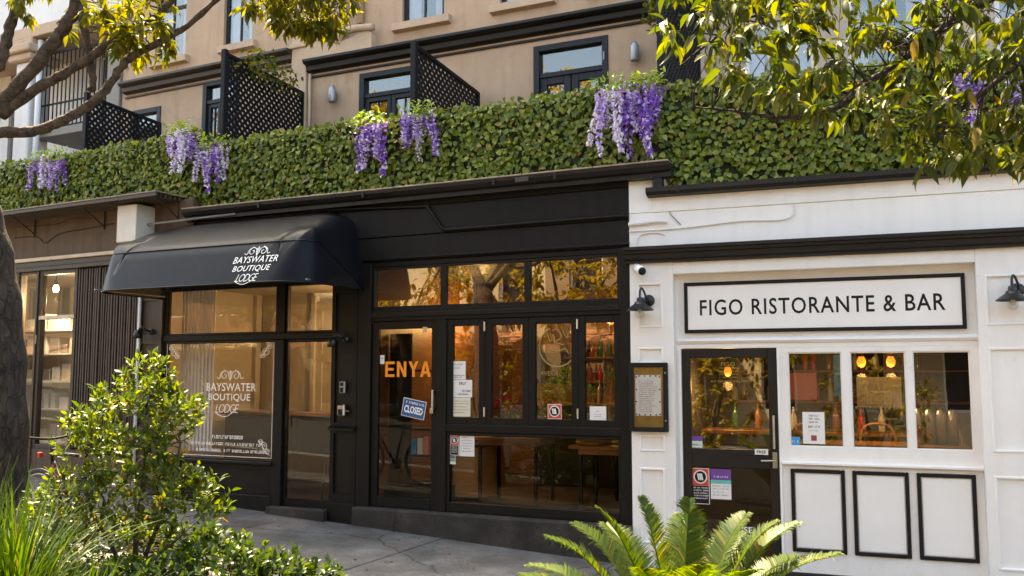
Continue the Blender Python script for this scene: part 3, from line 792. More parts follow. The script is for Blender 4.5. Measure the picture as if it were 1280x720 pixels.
def french(parent, x0, x1, z0, z1, y, solid=False, tr=.30):
    o = MB().frame(x0, x1, z0, z1, .08, y - .02, y + .12, .004).part('terrace_door', NAVY, parent)
    zt = z1 - tr
    MB().box(x0 + .08, x1 - .08, y + .0, y + .11, zt - .06, zt, .003).part('transom', NAVY, o)
    pane(x0 + .08, x1 - .08, zt, z1 - .08, y + .05, o, GLASSU)
    xm = (x0 + x1) / 2
    for (a, b2) in ((x0 + .08, xm - .006), (xm + .006, x1 - .08)):
        w = .095 if solid else .065
        lf = MB().frame(a, b2, z0, zt - .06, w, y + .02, y + .08, .004, .5).part('leaf', NAVY, o)
        pane(a + w, b2 - w, z0 + .5, zt - .06 - w, y + .05, lf, GLASSU)
        if not solid: MB().box((a + b2) / 2 - .01, (a + b2) / 2 + .01, y + .035, y + .07, z0 + .5, zt - .06 - w).part('glazing_bar', NAVY, lf)
    MB().box(x0, x1, y + .26, y + .3, z0, z1).part('unlit_room_sheet', DARKROOM, o)  # dark sheet imitating the unlit room behind the door
    MB().tube([(x1 - .05, y - .03, z0 + 1.85), (x1 - .05, y - .03, z0 + 1.95)], .01, 6).part('hinge', GALV, o)
    return o
def cornice(parent, x0, x1, z, y, mat=NAVY):
    MB().prism([(y - .19, z), (y - .19, z - .035), (y - .16, z - .06), (y - .10, z - .075), (y - .09, z - .14), (y - .04, z - .165), (y + .002, z - .17), (y + .002, z)], x0, x1).part('cornice', mat, parent)
    MB().box(x0, x1, y - .03, y + .002, z - .235, z - .205, .003).part('string_mould', mat, parent)

Y = 1.9
h2 = thing('terrace_house', 'tan rendered terrace house with dark cornice above the middle of the green hedge', 'house', E, (-2.8, Y, 3.9))
holes = [(-1.87, -.85, 3.95, 6.12), (-4.58, -3.55, 3.95, 6.14), (-3.885, -3.215, 6.76, 8.5), (-2.36, -1.66, 6.76, 8.5), (-1.0, -.3, 6.76, 8.5)]
MB().wall(-5.48, .25, 3.8, 10.3, Y, Y + .25, holes).part('wall', TAN, h2)
french(h2, -1.87, -.85, 3.95, 6.12, Y, True, .37)
french(h2, -4.58, -3.55, 3.95, 6.14, Y)
for (a, b2) in ((-3.885, -3.215), (-2.36, -1.66), (-1.0, -.3)):
    sash_window(h2, a, b2, 6.76, 8.5, Y); sill(h2, a - .12, b2 + .12, 6.76, Y)
cornice(h2, -5.46, .22, 6.43, Y, GUTT)
MB().box(-5.5, .3, Y - .25, Y + 6, 10.3, 10.45, .02).part('roof', GUTT, h2)
MB().box(-5.48, .25, Y + 5.8, Y + 6, 3.8, 10.3).part('rear_wall', TAN, h2)
MB().box(-5.48, -5.38, Y + .25, Y + 5.8, 3.8, 10.3).part('side_wall', TAN, h2)
MB().tube([(-5.42, Y - .05, 3.9), (-5.42, Y - .05, 6.25)], .022, 8).part('downpipe', TANL, h2, smooth=True)
MB().tube([(-4.86, Y - .07, 10.0), (-4.86, Y - .07, 7.05), (-4.86, Y - .07, 6.98)], .045, 10).part('downpipe', NAVY, h2, smooth=True)
MB().tube([(-4.55, Y - .06, 10.0), (-4.55, Y - .06, 6.86)], .05, 10).part('downpipe', TANL, h2, smooth=True)
MB().tube(spline([(-5.2, Y - .08, 6.75), (-5.0, Y - .1, 6.72), (-4.92, Y - .1, 6.78), (-4.87, Y - .08, 6.98)], 6), .06, 10).part('downpipe_bend', TANL, h2, smooth=True)
MB().tube(spline([(-4.88, Y - .12, 6.60), (-4.80, Y - .14, 6.72), (-4.6, Y - .15, 6.76), (-4.28, Y - .13, 6.74)], 6), .055, 10).part('downpipe_bend', TANL, h2, smooth=True)
MB().slab([(-5.45, 6.44), (-5.45, 6.60), (-5.3, 6.72), (-5.15, 6.66), (-4.9, 6.60), (-4.6, 6.66), (-4.4, 6.72), (-4.3, 6.66), (-4.3, 6.44)], Y - .14, Y).part('scroll_buttress', TANL, h2)

h1 = thing('terrace_house', 'tan rendered terrace house above the guest house awning with two tall sash windows', 'house', UL, (-1.9, 0, 3.9))
h1h = [(-3.19, -2.51, 6.95, 8.7), (-1.69, -1.09, 6.95, 8.7), (-2.08, -1.35, 3.95, 6.45), (-3.7, -3.0, 3.95, 6.2)]
MB().wall(-3.82, -.25, 3.8, 9.7, 0, .25, h1h).part('wall', TAN, h1)
for (a, b2) in ((-3.19, -2.51), (-1.69, -1.09)):
    sash_window(h1, a, b2, 6.95, 8.7, 0); sill(h1, a - .04, b2 + .1, 6.95, 0)
MB().box(-3.82, -.25, -.04, 0, 6.68, 6.73, .005).part('string_course', TANL, h1)
french(h1, -2.08, -1.35, 3.95, 6.45, 0)
french(h1, -3.7, -3.0, 3.95, 6.2, 0)
cornice(h1, -3.82, -.25, 6.66, 0, BRNF)
MB().box(-.25, .03, -.08, .2, 3.8, 9.7, .01).part('pilaster', TANL, h1)
MB().box(-.27, .05, -.11, .0, 6.66, 6.74, .01).part('pilaster_cap', TANL, h1)
MB().box(-3.85, 0, -.2, 6, 9.7, 9.85, .02).part('roof', GUTT, h1)
MB().box(-3.82, -.1, 5.8, 6, 3.8, 9.7).part('rear_wall', TAN, h1)
MB().box(-3.80, -2.0, .05, .8, 9.85, 13.9, .02).part('shade_stack', TAN, h1)  # unseen stack, added to keep the sun off the awning
MB().box(-3.92, -3.82, .0, 5.8, 3.8, 9.7).part('side_wall', TAN, h1)

h3 = thing('terrace_house', 'pale rendered house with tall bright windows behind the right-hand branches', 'house', F, (2.4, Y, 3.6))
PINKW = pm('pink_render', (.52, .42, .34), .85, .12, 1.3, .2, 50, streak=.12)
MB().wall(.30, 8.0, 3.5, 10.2, Y, Y + .25, [(.95, 1.75, 4.2, 6.0), (2.1, 2.95, 3.95, 6.2), (3.6, 4.4, 4.2, 6.0), (1.2, 1.9, 6.8, 8.5), (3.2, 3.9, 6.8, 8.5)]).part('wall', PINKW, h3)
for (a, b2, c, d) in ((.95, 1.75, 4.2, 6.0), (2.1, 2.95, 3.95, 6.2), (3.6, 4.4, 4.2, 6.0), (1.2, 1.9, 6.8, 8.5), (3.2, 3.9, 6.8, 8.5)):
    sash_window(h3, a, b2, c, d, Y, WHT2)
cornice(h3, .30, 8.0, 6.45, Y, GUTT)
MB().box(.3, 8.0, Y - .2, Y + 6, 10.2, 10.35, .02).part('roof', GUTT, h3)
MB().box(.3, 8.0, Y + 5.8, Y + 6, 3.5, 10.2).part('rear_wall', TAN, h3)
MB().box(7.9, 8.0, Y + .25, Y + 5.8, 3.5, 10.2).part('side_wall', TAN, h3)

# white house with balconies at the far left
h0 = thing('terrace_house', 'white house with barred balconies behind the left tree branches', 'house', UL, (-6.2, 0, 3.9))
BALC = pm('balcony_house_paint', (.70, .68, .68), .6, .06, 2, .1, 20, streak=.1)
GREYW = pm('grey_cladding', (.22, .20, .18), .6, .2, 2, .1, 20, streak=.1)
MB().wall(-11.5, -3.93, 3.8, 10.2, .9, 1.1, [(-5.6, -4.5, 6.3, 8.3), (-8.2, -7.2, 5.9, 8.0)]).part('wall', BALC, h0)
for (a, b2, c, d) in ((-5.6, -4.5, 6.3, 8.3), (-8.2, -7.2, 5.9, 8.0)): sash_window(h0, a, b2, c, d, .9, GREYW)
MB().box(-4.25, -3.93, -.05, .9, 3.8, 10.2, .01).part('corner_pier', GREYW, h0)
MB().box(-6.35, -5.95, -.25, .15, 3.8, 7.35, .02).part('column', BALC, h0)
MB().box(-6.45, -5.85, -.35, .25, 7.35, 7.48, .02).box(-6.5, -5.8, -.42, .3, 7.48, 7.62, .02).box(-6.43, -5.87, -.32, .22, 7.62, 7.75, .02).part('column_capital', TANL, h0)
MB().box(-11.5, -5.0, -.30, .9, 7.75, 7.95, .01).part('entablature', TANL, h0)
MB().box(-5.95, -4.25, -.1, .9, 5.98, 6.12, .01).part('balcony_slab', GREYW, h0)
MB().box(-11.5, -6.35, -.6, .9, 5.1, 5.25, .01).part('balcony_slab', GREYW, h0)
rl = MB().box(-5.95, -4.25, -.06, -.03, 7.48, 7.52).box(-5.95, -4.25, -.06, -.03, 6.56, 6.585).box(-5.95, -4.25, -.06, -.03, 6.14, 6.165).part('balcony_rail', INKD, h0)
k = -5.92
while k < -4.27:
    MB().box(k, k + .016, -.053, -.037, 6.165, 7.48).part('baluster', INKD, rl); k += .105
rl = MB().box(-9.5, -6.4, -.52, -.49, 6.5, 6.54).box(-9.5, -6.4, -.52, -.49, 5.27, 5.3).part('balcony_rail', INKD, h0)
k = -9.45
while k < -6.42:
    MB().box(k, k + .016, -.513, -.497, 5.3, 6.5).part('baluster', INKD, rl); k += .12
MB().box(-11.5, -3.93, -.1, 6.0, 7.96, 13.9, .02).part('shade_storey', BALC, h0)  # unseen top block, added so its shadow covers the awning
MB().tube([(-5.78, -.2, 4), (-5.78, -.2, 7.7)], .05, 10).part('downpipe', BALC, h0, smooth=True)

# ================================================================== lattice privacy screens standing on the terrace
def lattice(s, z0, z1a, z1b, y0, y1, fr, label):
    o = thing('privacy_screen', label, 'screen', fr, (s, y0, z0), 'lattice screens between the terraces')
    H = lambda y: z1a + (z1b - z1a) * (y - y0) / (y1 - y0)
    MB().box(s - .035, s + .035, y0 - .035, y0 + .035, z0, z1a + .03, .006).part('post', SCREEN, o)
    MB().box(s - .025, s + .025, y1 - .05, y1, z0, z1b, .005).part('post', SCREEN, o)
    MB().box(s - .02, s + .02, y0 + .035, y1 - .05, z0, z0 + .06).part('rail', SCREEN, o)
    top = MB()
    n = len(top.v)
    top.v += [(s + a, y, H(y) + b) for a in (-.022, .022) for y in (y0 + .035, y1 - .05) for b in (-.045, 0)]
    for q in ((0, 1, 3, 2), (4, 6, 7, 5), (0, 4, 5, 1), (2, 3, 7, 6), (0, 2, 6, 4), (1, 5, 7, 3)): top.f.append(tuple(n + i for i in q))
    top.part('rail', SCREEN, o)
    lt = MB(); pit = .074; w = .040
    for d in (1, -1):
        c = -4.0
        while c < 4.0:
            # strip along direction (y, z) = (1, d), clipped to the panel by sampling its ends
            pts = []
            yy = np.linspace(y0 + .035, y1 - .05, 120)
            zz = z0 + c + d * (yy - y0)
            ok = [(a, b) for a, b in zip(yy, zz) if z0 + .06 < b < H(a) - .045]
            if len(ok) > 2:
                (ya, za), (yb, zb) = ok[0], ok[-1]
                n = len(lt.v); xo = .006 * d
                hw = w * .707
                for (yq, zq) in ((ya, za), (yb, zb)):
                    for sg in (-1, 1):
                        for xt in (-.005, .005): lt.v.append((s + xo + xt, yq, zq + sg * hw))
                for q in ((0, 1, 3, 2), (4, 6, 7, 5), (0, 4, 5, 1), (2, 3, 7, 6), (0, 2, 6, 4), (1, 5, 7, 3)): lt.f.append(tuple(n + i for i in q))
            c += pit * 1.414
    lt.part('lattice', SCREEN, o, kind='stuff')
    return o
lattice(-5.52, 3.9, 6.06, 5.98, .2, 1.85, E, 'black lattice screen above the awning with a climbing plant behind it')
lattice(-2.65, 3.9, 5.72, 5.60, .2, 1.85, E, 'black lattice screen beside the dark terrace door in the middle of the hedge')
lattice(.30, 3.9, 6.6, 6.5, .2, 1.85, E, 'tall black lattice screen where the right-hand branches begin')
lattice(-8.33, 4.0, 5.93, 5.86, .45, 1.85, E, 'low black lattice screen crossed by the tree branch at the far left')

# ================================================================== awning of the guest house
aw = thing('awning', 'black vinyl awning with rounded ends over the guest house window', 'awning', E, (-4.7, 0, 2.83))
x0, x1, P, rc, ZB = -6.22, -3.16, 1.2, .42, 2.83
WF = [0, .05, .10, .15, .20, .28, .36, .44, .56, .70, .85, 1.0, 1.2]
def hf(w): return float(np.interp(w, [0, .20, .24, .40, .60, .80, 1.0, 1.2], [0, .455, .495, .60, .72, .81, .88, .935]))
def hs(w): return float(np.interp(w, [0, .03, .08, .14, .22, .32, .42], [0, .30, .56, .74, .86, .93, .96]))
def height(x, y):
    """cloth height above the hem: straight front, steeper rounded ends"""
    wf = y + P; ws = min(x - x0, x1 - x)
    if ws < rc and wf < rc:
        dx, dy = rc - ws, rc - wf; r = math.hypot(dx, dy); w = max(0, rc - r)
        c2 = (dx / r) ** 2 if r > 1e-6 else .5
        return hf(w) * (1 - c2) + min(hf(rc), hs(w)) * c2
    return min(hf(wf), hs(ws)) if wf < rc else (lambda a, b: min(a, b) - .05 * max(0, 1 - abs(a - b) / .15) ** 2)(hf(wf), hs(ws)) if ws < rc * .99 else min(hf(wf), hs(ws))
plan = []      # perimeter stations: (x, y, inward vector, reach inward, seam share)
for t in np.linspace(0, 1, 8): plan.append((x0, -(P - rc) * t, (1, 0), rc, t))
for t in np.linspace(.1, .9, 9):
    th = t * math.pi / 2; plan.append((x0 + rc - rc * math.cos(th), -(P - rc) - rc * math.sin(th), (math.cos(th), math.sin(th)), rc, 1))
for t in np.linspace(0, 1, 24): plan.append((x0 + rc + (x1 - x0 - 2 * rc) * t, -P, (0, 1), P, 1))
for t in np.linspace(.9, .1, 9):
    th = t * math.pi / 2; plan.append((x1 - rc + rc * math.cos(th), -(P - rc) - rc * math.sin(th), (-math.cos(th), math.sin(th)), rc, 1))
for t in np.linspace(1, 0, 8): plan.append((x1, -(P - rc) * t, (-1, 0), rc, t))
def awn_pt(k, w):
    px, py, (ix, iy), reach, _ = plan[k]; w = min(w, reach)
    x, y = px + ix * w, min(0.0, py + iy * w)
    return (x, y, ZB + (height(x, y) if w > 0 else 0))
def wrow(k):
    r = plan[k][3]; return WF if r == P else [q * r / P for q in WF]
m = MB(); nc = len(plan); nr = len(WF)
for lay in (0, 1):
    for k in range(nc):
        ix, iy = plan[k][2]
        for w in wrow(k):
            a = awn_pt(k, w); m.v.append(a if lay == 0 else (a[0] + ix * .006, min(0, a[1] + iy * .006), a[2] - .006 * (w > .1)))
n0 = nc * nr
for k in range(nc - 1):
    for j in range(nr - 1):
        m.f.append((k * nr + j, k * nr + j + 1, (k + 1) * nr + j + 1, (k + 1) * nr + j))
        m.f.append((n0 + k * nr + j, n0 + (k + 1) * nr + j, n0 + (k + 1) * nr + j + 1, n0 + k * nr + j + 1))
    m.f.append((k * nr, (k + 1) * nr, n0 + (k + 1) * nr, n0 + k * nr))
cv = m.part('canopy', AWN, aw); smooth_by_angle(cv, 70)
seam = []
for k in range(nc):
    sh = plan[k][4]; ix, iy = plan[k][2]
    best = min(np.linspace(0, .2, 60), key=lambda w: abs(awn_pt(k, w)[2] - (ZB + .455 * sh)))
    a = awn_pt(k, best); seam.append((a[0] - ix * .002, a[1] - iy * .002, a[2]))
MB().tube(seam, .007, 6).part('seam_piping', AWN, aw, smooth=True)
MB().tube([awn_pt(k, 0.0) for k in range(nc)], .010, 6).part('hem', AWN, aw, smooth=True)
MB().tube([(x0 + .03, -.02, 2.86), (x0 + .03, -1.1, 2.86)], .012, 6).part('frame_arm', GALV, aw)
MB().tube([(x1 - .05, -.02, 2.86), (x1 - .05, -1.0, 2.86)], .012, 6).part('frame_arm', GALV, aw)
MB().tube([(-6.45, -.12, 3.80), (-5.0, -.10, 3.83)], .014, 6).part('stay_bar', GALV, aw)
lg = MB(); SL = .4396
ya = lambda z: -1.2 + SL * (z - 2.83) - .008
put_letters(aw, WTXT, 'BAYSWATER', -4.11, -3.51, 3.055, 3.13, ya(3.055), .002, .15, 1.05, .0, SL)
put_letters(aw, WTXT, 'BOUTIQUE', -4.08, -3.575, 2.95, 3.025, ya(2.95), .002, .15, 1.05, .0, SL)
lg = MB()
put_text(lg, 'LODGE', -3.99, -3.70, 2.845, 2.93, ya(2.845), -.012, .3, .78, 0, SL)
lg.tube([(p.x, ya(p.y), p.y) for p in spline([(-4.0, 2.855, 0), (-3.93, 2.822, 0), (-3.85, 2.815, 0), (-3.77, 2.85, 0)], 5)], .004, 5)
scroll(lg, -3.815, 3.17, .33, ya(2.83), .0045, SL, 2.83)
lg.part('crest', WTXT, aw)

# ================================================================== lettering on the guest house window
wl = thing('window_lettering', 'white guest house name and scrolls on the large shop window', 'lettering', E, (-5.1, .06, .85))
yy = .062
put_letters(wl, WTXT, 'BAYSWATER', -5.525, -4.745, 1.665, 1.765, yy, .012, 0, 1.05)
put_letters(wl, WTXT, 'BOUTIQUE', -5.49, -4.83, 1.535, 1.635, yy, .012, 0, 1.05)
m = MB()
put_text(m, 'LODGE', -5.37, -5.0, 1.40, 1.505, yy, -.012, .25, .78)
m.tube([(p.x, yy, p.y) for p in spline([(-5.38, 1.41, 0), (-5.28, 1.36, 0), (-5.18, 1.36, 0), (-5.08, 1.42, 0)], 5)], .005, 5)
scroll(m, -5.15, 1.84, .40, yy, .0055)
m.part('crest', WTXT, wl)
m = MB()
m.frame(-6.205, -4.485, .872, 2.262, .007, yy, yy + .001, 0)
m.part('border', WTXT, wl)
m = MB()
scribble(m, -5.43, -4.92, 1.085, .042, yy, 4); scribble(m, -5.75, -4.66, 1.005, .034, yy, 5); scribble(m, -5.66, -4.58, .925, .034, yy, 6)
m.part('small_print', WTXT, wl, kind='stuff')
for (cx, cz, sx, sz) in ((-6.08, 2.14, 1, -1), (-4.60, 2.14, -1, -1), (-4.60, 1.01, -1, 1)):
    m = MB()
    for (r0, ox, oz) in ((.055, 0, 0), (.04, .05 * sx, .045 * sz), (.035, -.055 * sx, -.06 * sz)):
        pts = [(cx + ox + r0 * (1 - .75 * i / 18) * math.cos(i * .55) * sx, yy, cz + oz + r0 * (1 - .75 * i / 18) * math.sin(i * .55)) for i in range(19)]
        m.tube(pts, .004, 5)
    m.tube([(p.x, yy, p.y) for p in spline([(cx + .09 * sx, cz + .07 * sz, 0), (cx + .02 * sx, cz + .0, 0), (cx - .02 * sx, cz - .07 * sz, 0), (cx - .09 * sx, cz - .1 * sz, 0)], 5)], .004, 5)
    m.part('corner_scroll', WTXT, wl)

# ================================================================== restaurant sign board
sg = thing('shop_sign', 'long white sign board with black border and black lettering above the restaurant door', 'sign', F, (1.77, .11, 2.27))
MB().box(.55, 2.99, .105, .129, 2.297, 2.735, .003).part('board', WHT2, sg)
MB().frame(.52, 3.02, 2.267, 2.765, .034, .092, .129, .004).part('border', INKD, sg)
put_letters(sg, INKD, 'FIGO RISTORANTE & BAR', .672, 2.855, 2.437, 2.592, .1035, .012, 0, 1.12)

# ================================================================== lamps and fixtures
def barn_lamp(fr, s, z, label):
    o = thing('wall_lamp', label, 'lamp', fr, (s, 0, z), 'black barn lamps on the white front')
    MB().lathe([(.0, -.028), (.045, -.028), (.058, -.018), (.06, -.008)], (s + .045, 0, z + .06), 20, 'y').part('wall_plate', LAMPB, o, smooth=True)
    arm = spline([(s + .045, -.02, z + .06), (s + .045, -.09, z + .075), (s + .02, -.12, z + .15), (s, -.13, z + .175), (s - .012, -.14, z + .14), (s - .012, -.14, z + .06)], 6)
    MB().tube(arm, .011, 8).part('arm', LAMPB, o, smooth=True)
    sh = MB().lathe([(.0, .085), (.028, .083), (.034, .06), (.034, .045), (.05, .04), (.058, .02), (.075, .008), (.125, -.028), (.134, -.034), (.132, -.042), (.122, -.036), (.07, .0), (.03, .03), (0, .03)], (s - .012, -.14, z), 28).part('shade', LAMPB, o)
    smooth_by_angle(sh, 35)
    MB().lathe([(.047, .0), (.047, -.075), (.042, -.10), (.02, -.122), (0, -.125)], (s - .012, -.14, z), 20).part('glass_jar', GLASSJ, o, smooth=True)
    b = MB().lathe([(.012, 0), (.014, -.03), (.026, -.055), (.024, -.08), (.008, -.094), (0, -.095)], (s - .012, -.14, z), 14).part('bulb', CURT, o, smooth=True)
    return o
barn_lamp(F, .145, 2.53, 'black barn lamp with clear jar between camera and menu case')
barn_lamp(F, 3.37, 2.53, 'black barn lamp with clear jar on the right-hand white pilaster')

def spot_lamp(fr, s, z, label):
    o = thing('wall_lamp', label, 'lamp', fr, (s, 0, z), 'small black lamps beside the guest house')
    MB().lathe([(0, -.03), (.035, -.03), (.04, 0)], (s, 0, z), 16, 'y').part('wall_plate', LAMPB, o, smooth=True)
    MB().tube(spline([(s, -.02, z), (s, -.10, z + .02), (s - .03, -.13, z + .05), (s - .07, -.14, z + .02)], 5), .016, 8).part('arm', LAMPB, o, smooth=True)
    MB().lathe([(0, .03), (.035, .02), (.05, -.02), (.058, -.08), (.052, -.08), (.03, 0), (0, 0)], (s - .09, -.14, z - .01), 18).part('shade', LAMPB, o, smooth=True)
    return o
spot_lamp(E, -3.40, 2.27, 'small black hooded lamp on the pilaster between guest house and cafe')
spot_lamp(E, -6.42, 2.42, 'small black hooded lamp on the far side of the guest house window')

def sconce(s, z, fr, y, label):
    o = thing('wall_light', label, 'wall light', fr, (s, y, z), 'grey tube lights on the upper walls')
    MB().lathe([(.0, -.10), (.05, -.10), (.055, -.09), (.055, .09), (.05, .10), (0, .10)], (s, y - .09, z), 18).part('body', GALV, o, smooth=True)
    MB().box(s - .03, s + .03, y - .05, y, z - .04, z + .04, .006).part('bracket', GALV, o)
    MB().lathe([(.045, .101), (.03, .14), (0, .15)], (s, y - .09, z), 14).part('cap', GALV, o, smooth=True)
sconce(-4.99, 5.86, E, 1.9, 'grey tube wall light left of the middle lattice screen')
sconce(-.48, 5.80, E, 1.9, 'grey tube wall light right of the dark double terrace door')
sconce(-4.55, 5.75, UL, .4, 'grey tube wall light beside the low far left lattice screen')

cc = thing('security_camera', 'white bullet camera under the left end of the cornice', 'camera', F, (.13, 0, 2.9))
MB().lathe([(0, -.03), (.035, -.03), (.04, 0)], (.06, 0, 2.93), 16, 'y').part('mount', WHT2, cc, smooth=True)
MB().tube([(.075, -.03, 2.925), (.165, -.17, 2.868)], [.042, .045], 16).part('housing', WHT2, cc, smooth=True)
MB().tube([(.164, -.168, 2.869), (.172, -.181, 2.864)], [.04, .036], 16).part('lens', INKD, cc, smooth=True)

kp = thing('door_keypad', 'upper grey keypad on the black pilaster beside the guest house door', 'keypad', E, (-3.42, 0, 1.66))
MB().box(-3.465, -3.39, -.03, 0, 1.655, 1.79, .008).part('housing', GALV, kp)
MB().box(-3.45, -3.405, -.034, -.029, 1.665, 1.72, .002).part('key_panel', INKD, kp)
MB().box(-3.45, -3.405, -.034, -.029, 1.735, 1.775, .002).part('screen', INKD, kp)
kb = thing('key_safe', 'lower silver key safe on the black pilaster beside the guest house door', 'key safe', E, (-3.42, 0, 1.38))
MB().box(-3.475, -3.375, -.055, 0, 1.395, 1.53, .014).part('body', STEEL, kb)
MB().box(-3.455, -3.395, -.06, -.052, 1.41, 1.475, .006).part('dial_cover', INKD, kb)
MB().tube([(-3.37, -.03, 1.455), (-3.32, -.03, 1.45)], .007, 6).part('lever', STEEL, kb)

mc = thing('menu_case', 'black framed menu case with a paper menu on the white pilaster', 'menu case', F, (.18, 0, 1.3))
MB().box(-.005, .37, -.035, 0, 1.315, 1.975, .004).part('back', INKD, mc)
MB().frame(-.008, .373, 1.31, 1.98, .045, -.06, -.034, .005).part('frame', INKD, mc)
MB().box(.037, .328, -.0372, -.0352, 1.355, 1.935).part('backing', pm('brass_backing', (.30, .20, .06), .35, .4, 5, .1, 20, metal=.6), mc)
pp = MB().box(.052, .305, -.0392, -.0372, 1.465, 1.86).part('menu_paper', PAPER, mc)
m = MB()
for i in range(17): scribble(m, .085, .085 + random.uniform(.12, .19), 1.50 + i * .0185, .007, -.0405, 30 + i)
m.part('print', PRINT, pp, kind='stuff')
m = MB()
for i in range(4):
    for (a, b2) in ((.062, 1.48 + i * .12), (.293, 1.48 + i * .12), (.09 + i * .055, 1.85), (.09 + i * .055, 1.474)): m.lathe([(0, -.003), (.007, -.003), (.008, 0)], (a, -.0395, b2), 8, 'y')
m.part('magnets', INKD, pp, kind='stuff')
pane(.037, .328, 1.355, 1.935, -.05, mc, GLASSJ, .003)
for q in (1.42, 1.88): MB().lathe([(0, -.006), (.008, -.006), (.008, 0)], (.352, -.06, q), 10, 'y').part('screw', STEEL, mc)

# ================================================================== papers and stickers
def poster(fr, x0, x1, z0, z1, y, mat, label, cat, name='notice', rows=(), tilt=0.0, group=None, ink=PRINT, art=None):
    o = MB().box(x0, x1, y, y + .002, z0, z1).solo(name, mat, label, cat, fr, group=group)
    if rows:
        m = MB(); h = (z1 - z0)
        for i, (f0, f1, zz, hh) in enumerate(rows): scribble(m, x0 + (x1 - x0) * f0, x0 + (x1 - x0) * f1, z0 + h * zz, h * hh, y - .0015, int(x0 * 100) + i)
        m.part('print', ink, o, kind='stuff')
    return o
def block(o, x0, x1, z0, z1, y, mat, name='print_block'): return MB().box(x0, x1, y - .0012, y, z0, z1).part(name, mat, o)
def rule_sign(fr, x0, x1, z0, z1, y, label, split=.5, name='rule_sign'):
    o = MB().box(x0, x1, y, y + .003, z0, z1).solo(name, PAPER, label, 'sticker', fr)
    zs = z0 + (z1 - z0) * (1 - split); e = .006
    block(o, x0 + e, x1 - e, zs, z1 - e, y, REDM, 'red_field')
    if split < .95: block(o, x0 + e, x1 - e, z0 + e, zs - .002, y, INKD, 'black_field')
    cx, cz = (x0 + x1) / 2, (zs + z1) / 2; r = min(x1 - x0, z1 - zs) * .40
    MB().lathe([(0, -.002), (r, -.002), (r, 0)], (cx, y - .0013, cz), 24, 'y').part('disc', PAPER, o)
    MB().lathe([(0, -.002), (r * .82, -.002), (r * .82, 0)], (cx, y - .0034, cz), 24, 'y').part('disc_centre', INKD, o)
    m = MB(); q = math.radians(-45)
    for t in (-.35, .05, .4):
        m.slab([(cx + r * (t * .7 - .25), cz + r * .45), (cx + r * (t * .7 - .05), cz + r * .5), (cx + r * (t * .7 + .15), cz - r * .45), (cx + r * (t * .7 - .05), cz - r * .5)], y - .0068, y - .0056)
    m.part('pictogram', PAPER, o)
    if split < .95:
        m = MB()
        for i in range(5): scribble(m, x0 + .018, x1 - .02, z0 + (zs - z0) * (.28 + .14 * i), (zs - z0) * .07, y - .0025, i + 3)
        m.part('print', PAPER, o, kind='stuff')
    return o
yg = .046   # cafe sashes: outer glass face is at .0575
poster(E, -2.035, -1.875, 1.812, 2.01, .052, PAPER, 'upper white notice on the leftmost folding window', 'notice', rows=[(.1, .9, .8, .05), (.1, .6, .6, .05), (.1, .9, .2, .05), (.1, .7, .1, .05)])
poster(E, -2.035, -1.795, 1.622, 1.808, .052, PAPER, 'middle white notice with a small drawing on the leftmost folding window', 'notice', rows=[(.35, .7, .72, .16), (.5, .9, .3, .12), (.3, .8, .12, .1)])
poster(E, -2.035, -1.815, 1.415, 1.618, .052, pm('yellowed_paper', (.72, .68, .55), .7, .05, 4, 0), 'lower yellowed notice on the leftmost folding window', 'notice', rows=[(.08, .92, .8, .03), (.08, .92, .66, .03), (.08, .8, .5, .03), (.08, .92, .34, .03), (.08, .7, .2, .03)])
poster(E, -.455, -.28, 1.408, 1.545, .052, PAPER, 'white certificate at the foot of the rightmost folding window', 'notice', rows=[(.4, .6, .6, .08), (.3, .7, .4, .04), (.25, .75, .25, .04)])
rule_sign(E, -.915, -.762, 1.41, 1.562, .052, 'red square rule sticker at the foot of the third folding window', .96)
rule_sign(E, -2.058, -1.955, 1.0, 1.212, .052, 'red and black rule sticker at the corner of the lower cafe window', .5)
poster(E, -1.945, -1.765, .995, 1.212, .052, PAPER, 'white printed sheet beside the red sticker on the lower cafe window', 'notice', rows=[(.15, .5, .9, .04), (.12, .88, .75, .03), (.12, .88, .62, .03), (.12, .88, .49, .03), (.12, .7, .36, .03), (.12, .88, .23, .03)])
o = poster(E, -2.058, -1.99, .905, .992, .052, PAPER, 'small purple and green sticker under the red sticker on the cafe window', 'sticker', 'sticker')
block(o, -2.055, -1.993, .965, .990, .052, PURP); block(o, -2.055, -1.993, .935, .962, .052, GRNP)
o = poster(E, -2.965, -2.91, 1.985, 2.085, .050, PAPER, 'small white sticker at the upper left of the cafe door', 'sticker', 'sticker', [(.2, .8, .55, .2)])
# closed sign, hung crooked inside the cafe door glass
cs = thing('hanging_sign', 'blue tilted closed sign on the cafe door', 'sign', E, (-2.515, .045, 1.49))
ct = R(-10)
def tilt_box(mb, cx, cz, w, h, y0, y1):
    pts = [(-w / 2, -h / 2), (w / 2, -h / 2), (w / 2, h / 2), (-w / 2, h / 2)]
    return mb.slab([(cx + a * math.cos(ct) - b * math.sin(ct), cz + a * math.sin(ct) + b * math.cos(ct)) for a, b in pts], y0, y1)
tilt_box(MB(), -2.515, 1.49, .295, .20, .044, .050).part('edge', WTXT, cs)
tilt_box(MB(), -2.515, 1.49, .283, .188, .042, .044).part('board', BLUES, cs)
put_letters(cs, WTXT, 'CLOSED', -2.515 - .122, -2.515 + .118, 1.435, 1.515, .0405, .03, 0, 1.0, ct)
m = MB(); k0 = len(m.v); scribble(m, -.115, .115, 0, .024, .0405, 9)
m.v = [(-2.505 + a * math.cos(ct) - (c + .045) * math.sin(ct), b, 1.49 + a * math.sin(ct) + (c + .045) * math.cos(ct)) for a, b, c in m.v]
m.part('small_print', WTXT, cs, kind='stuff')
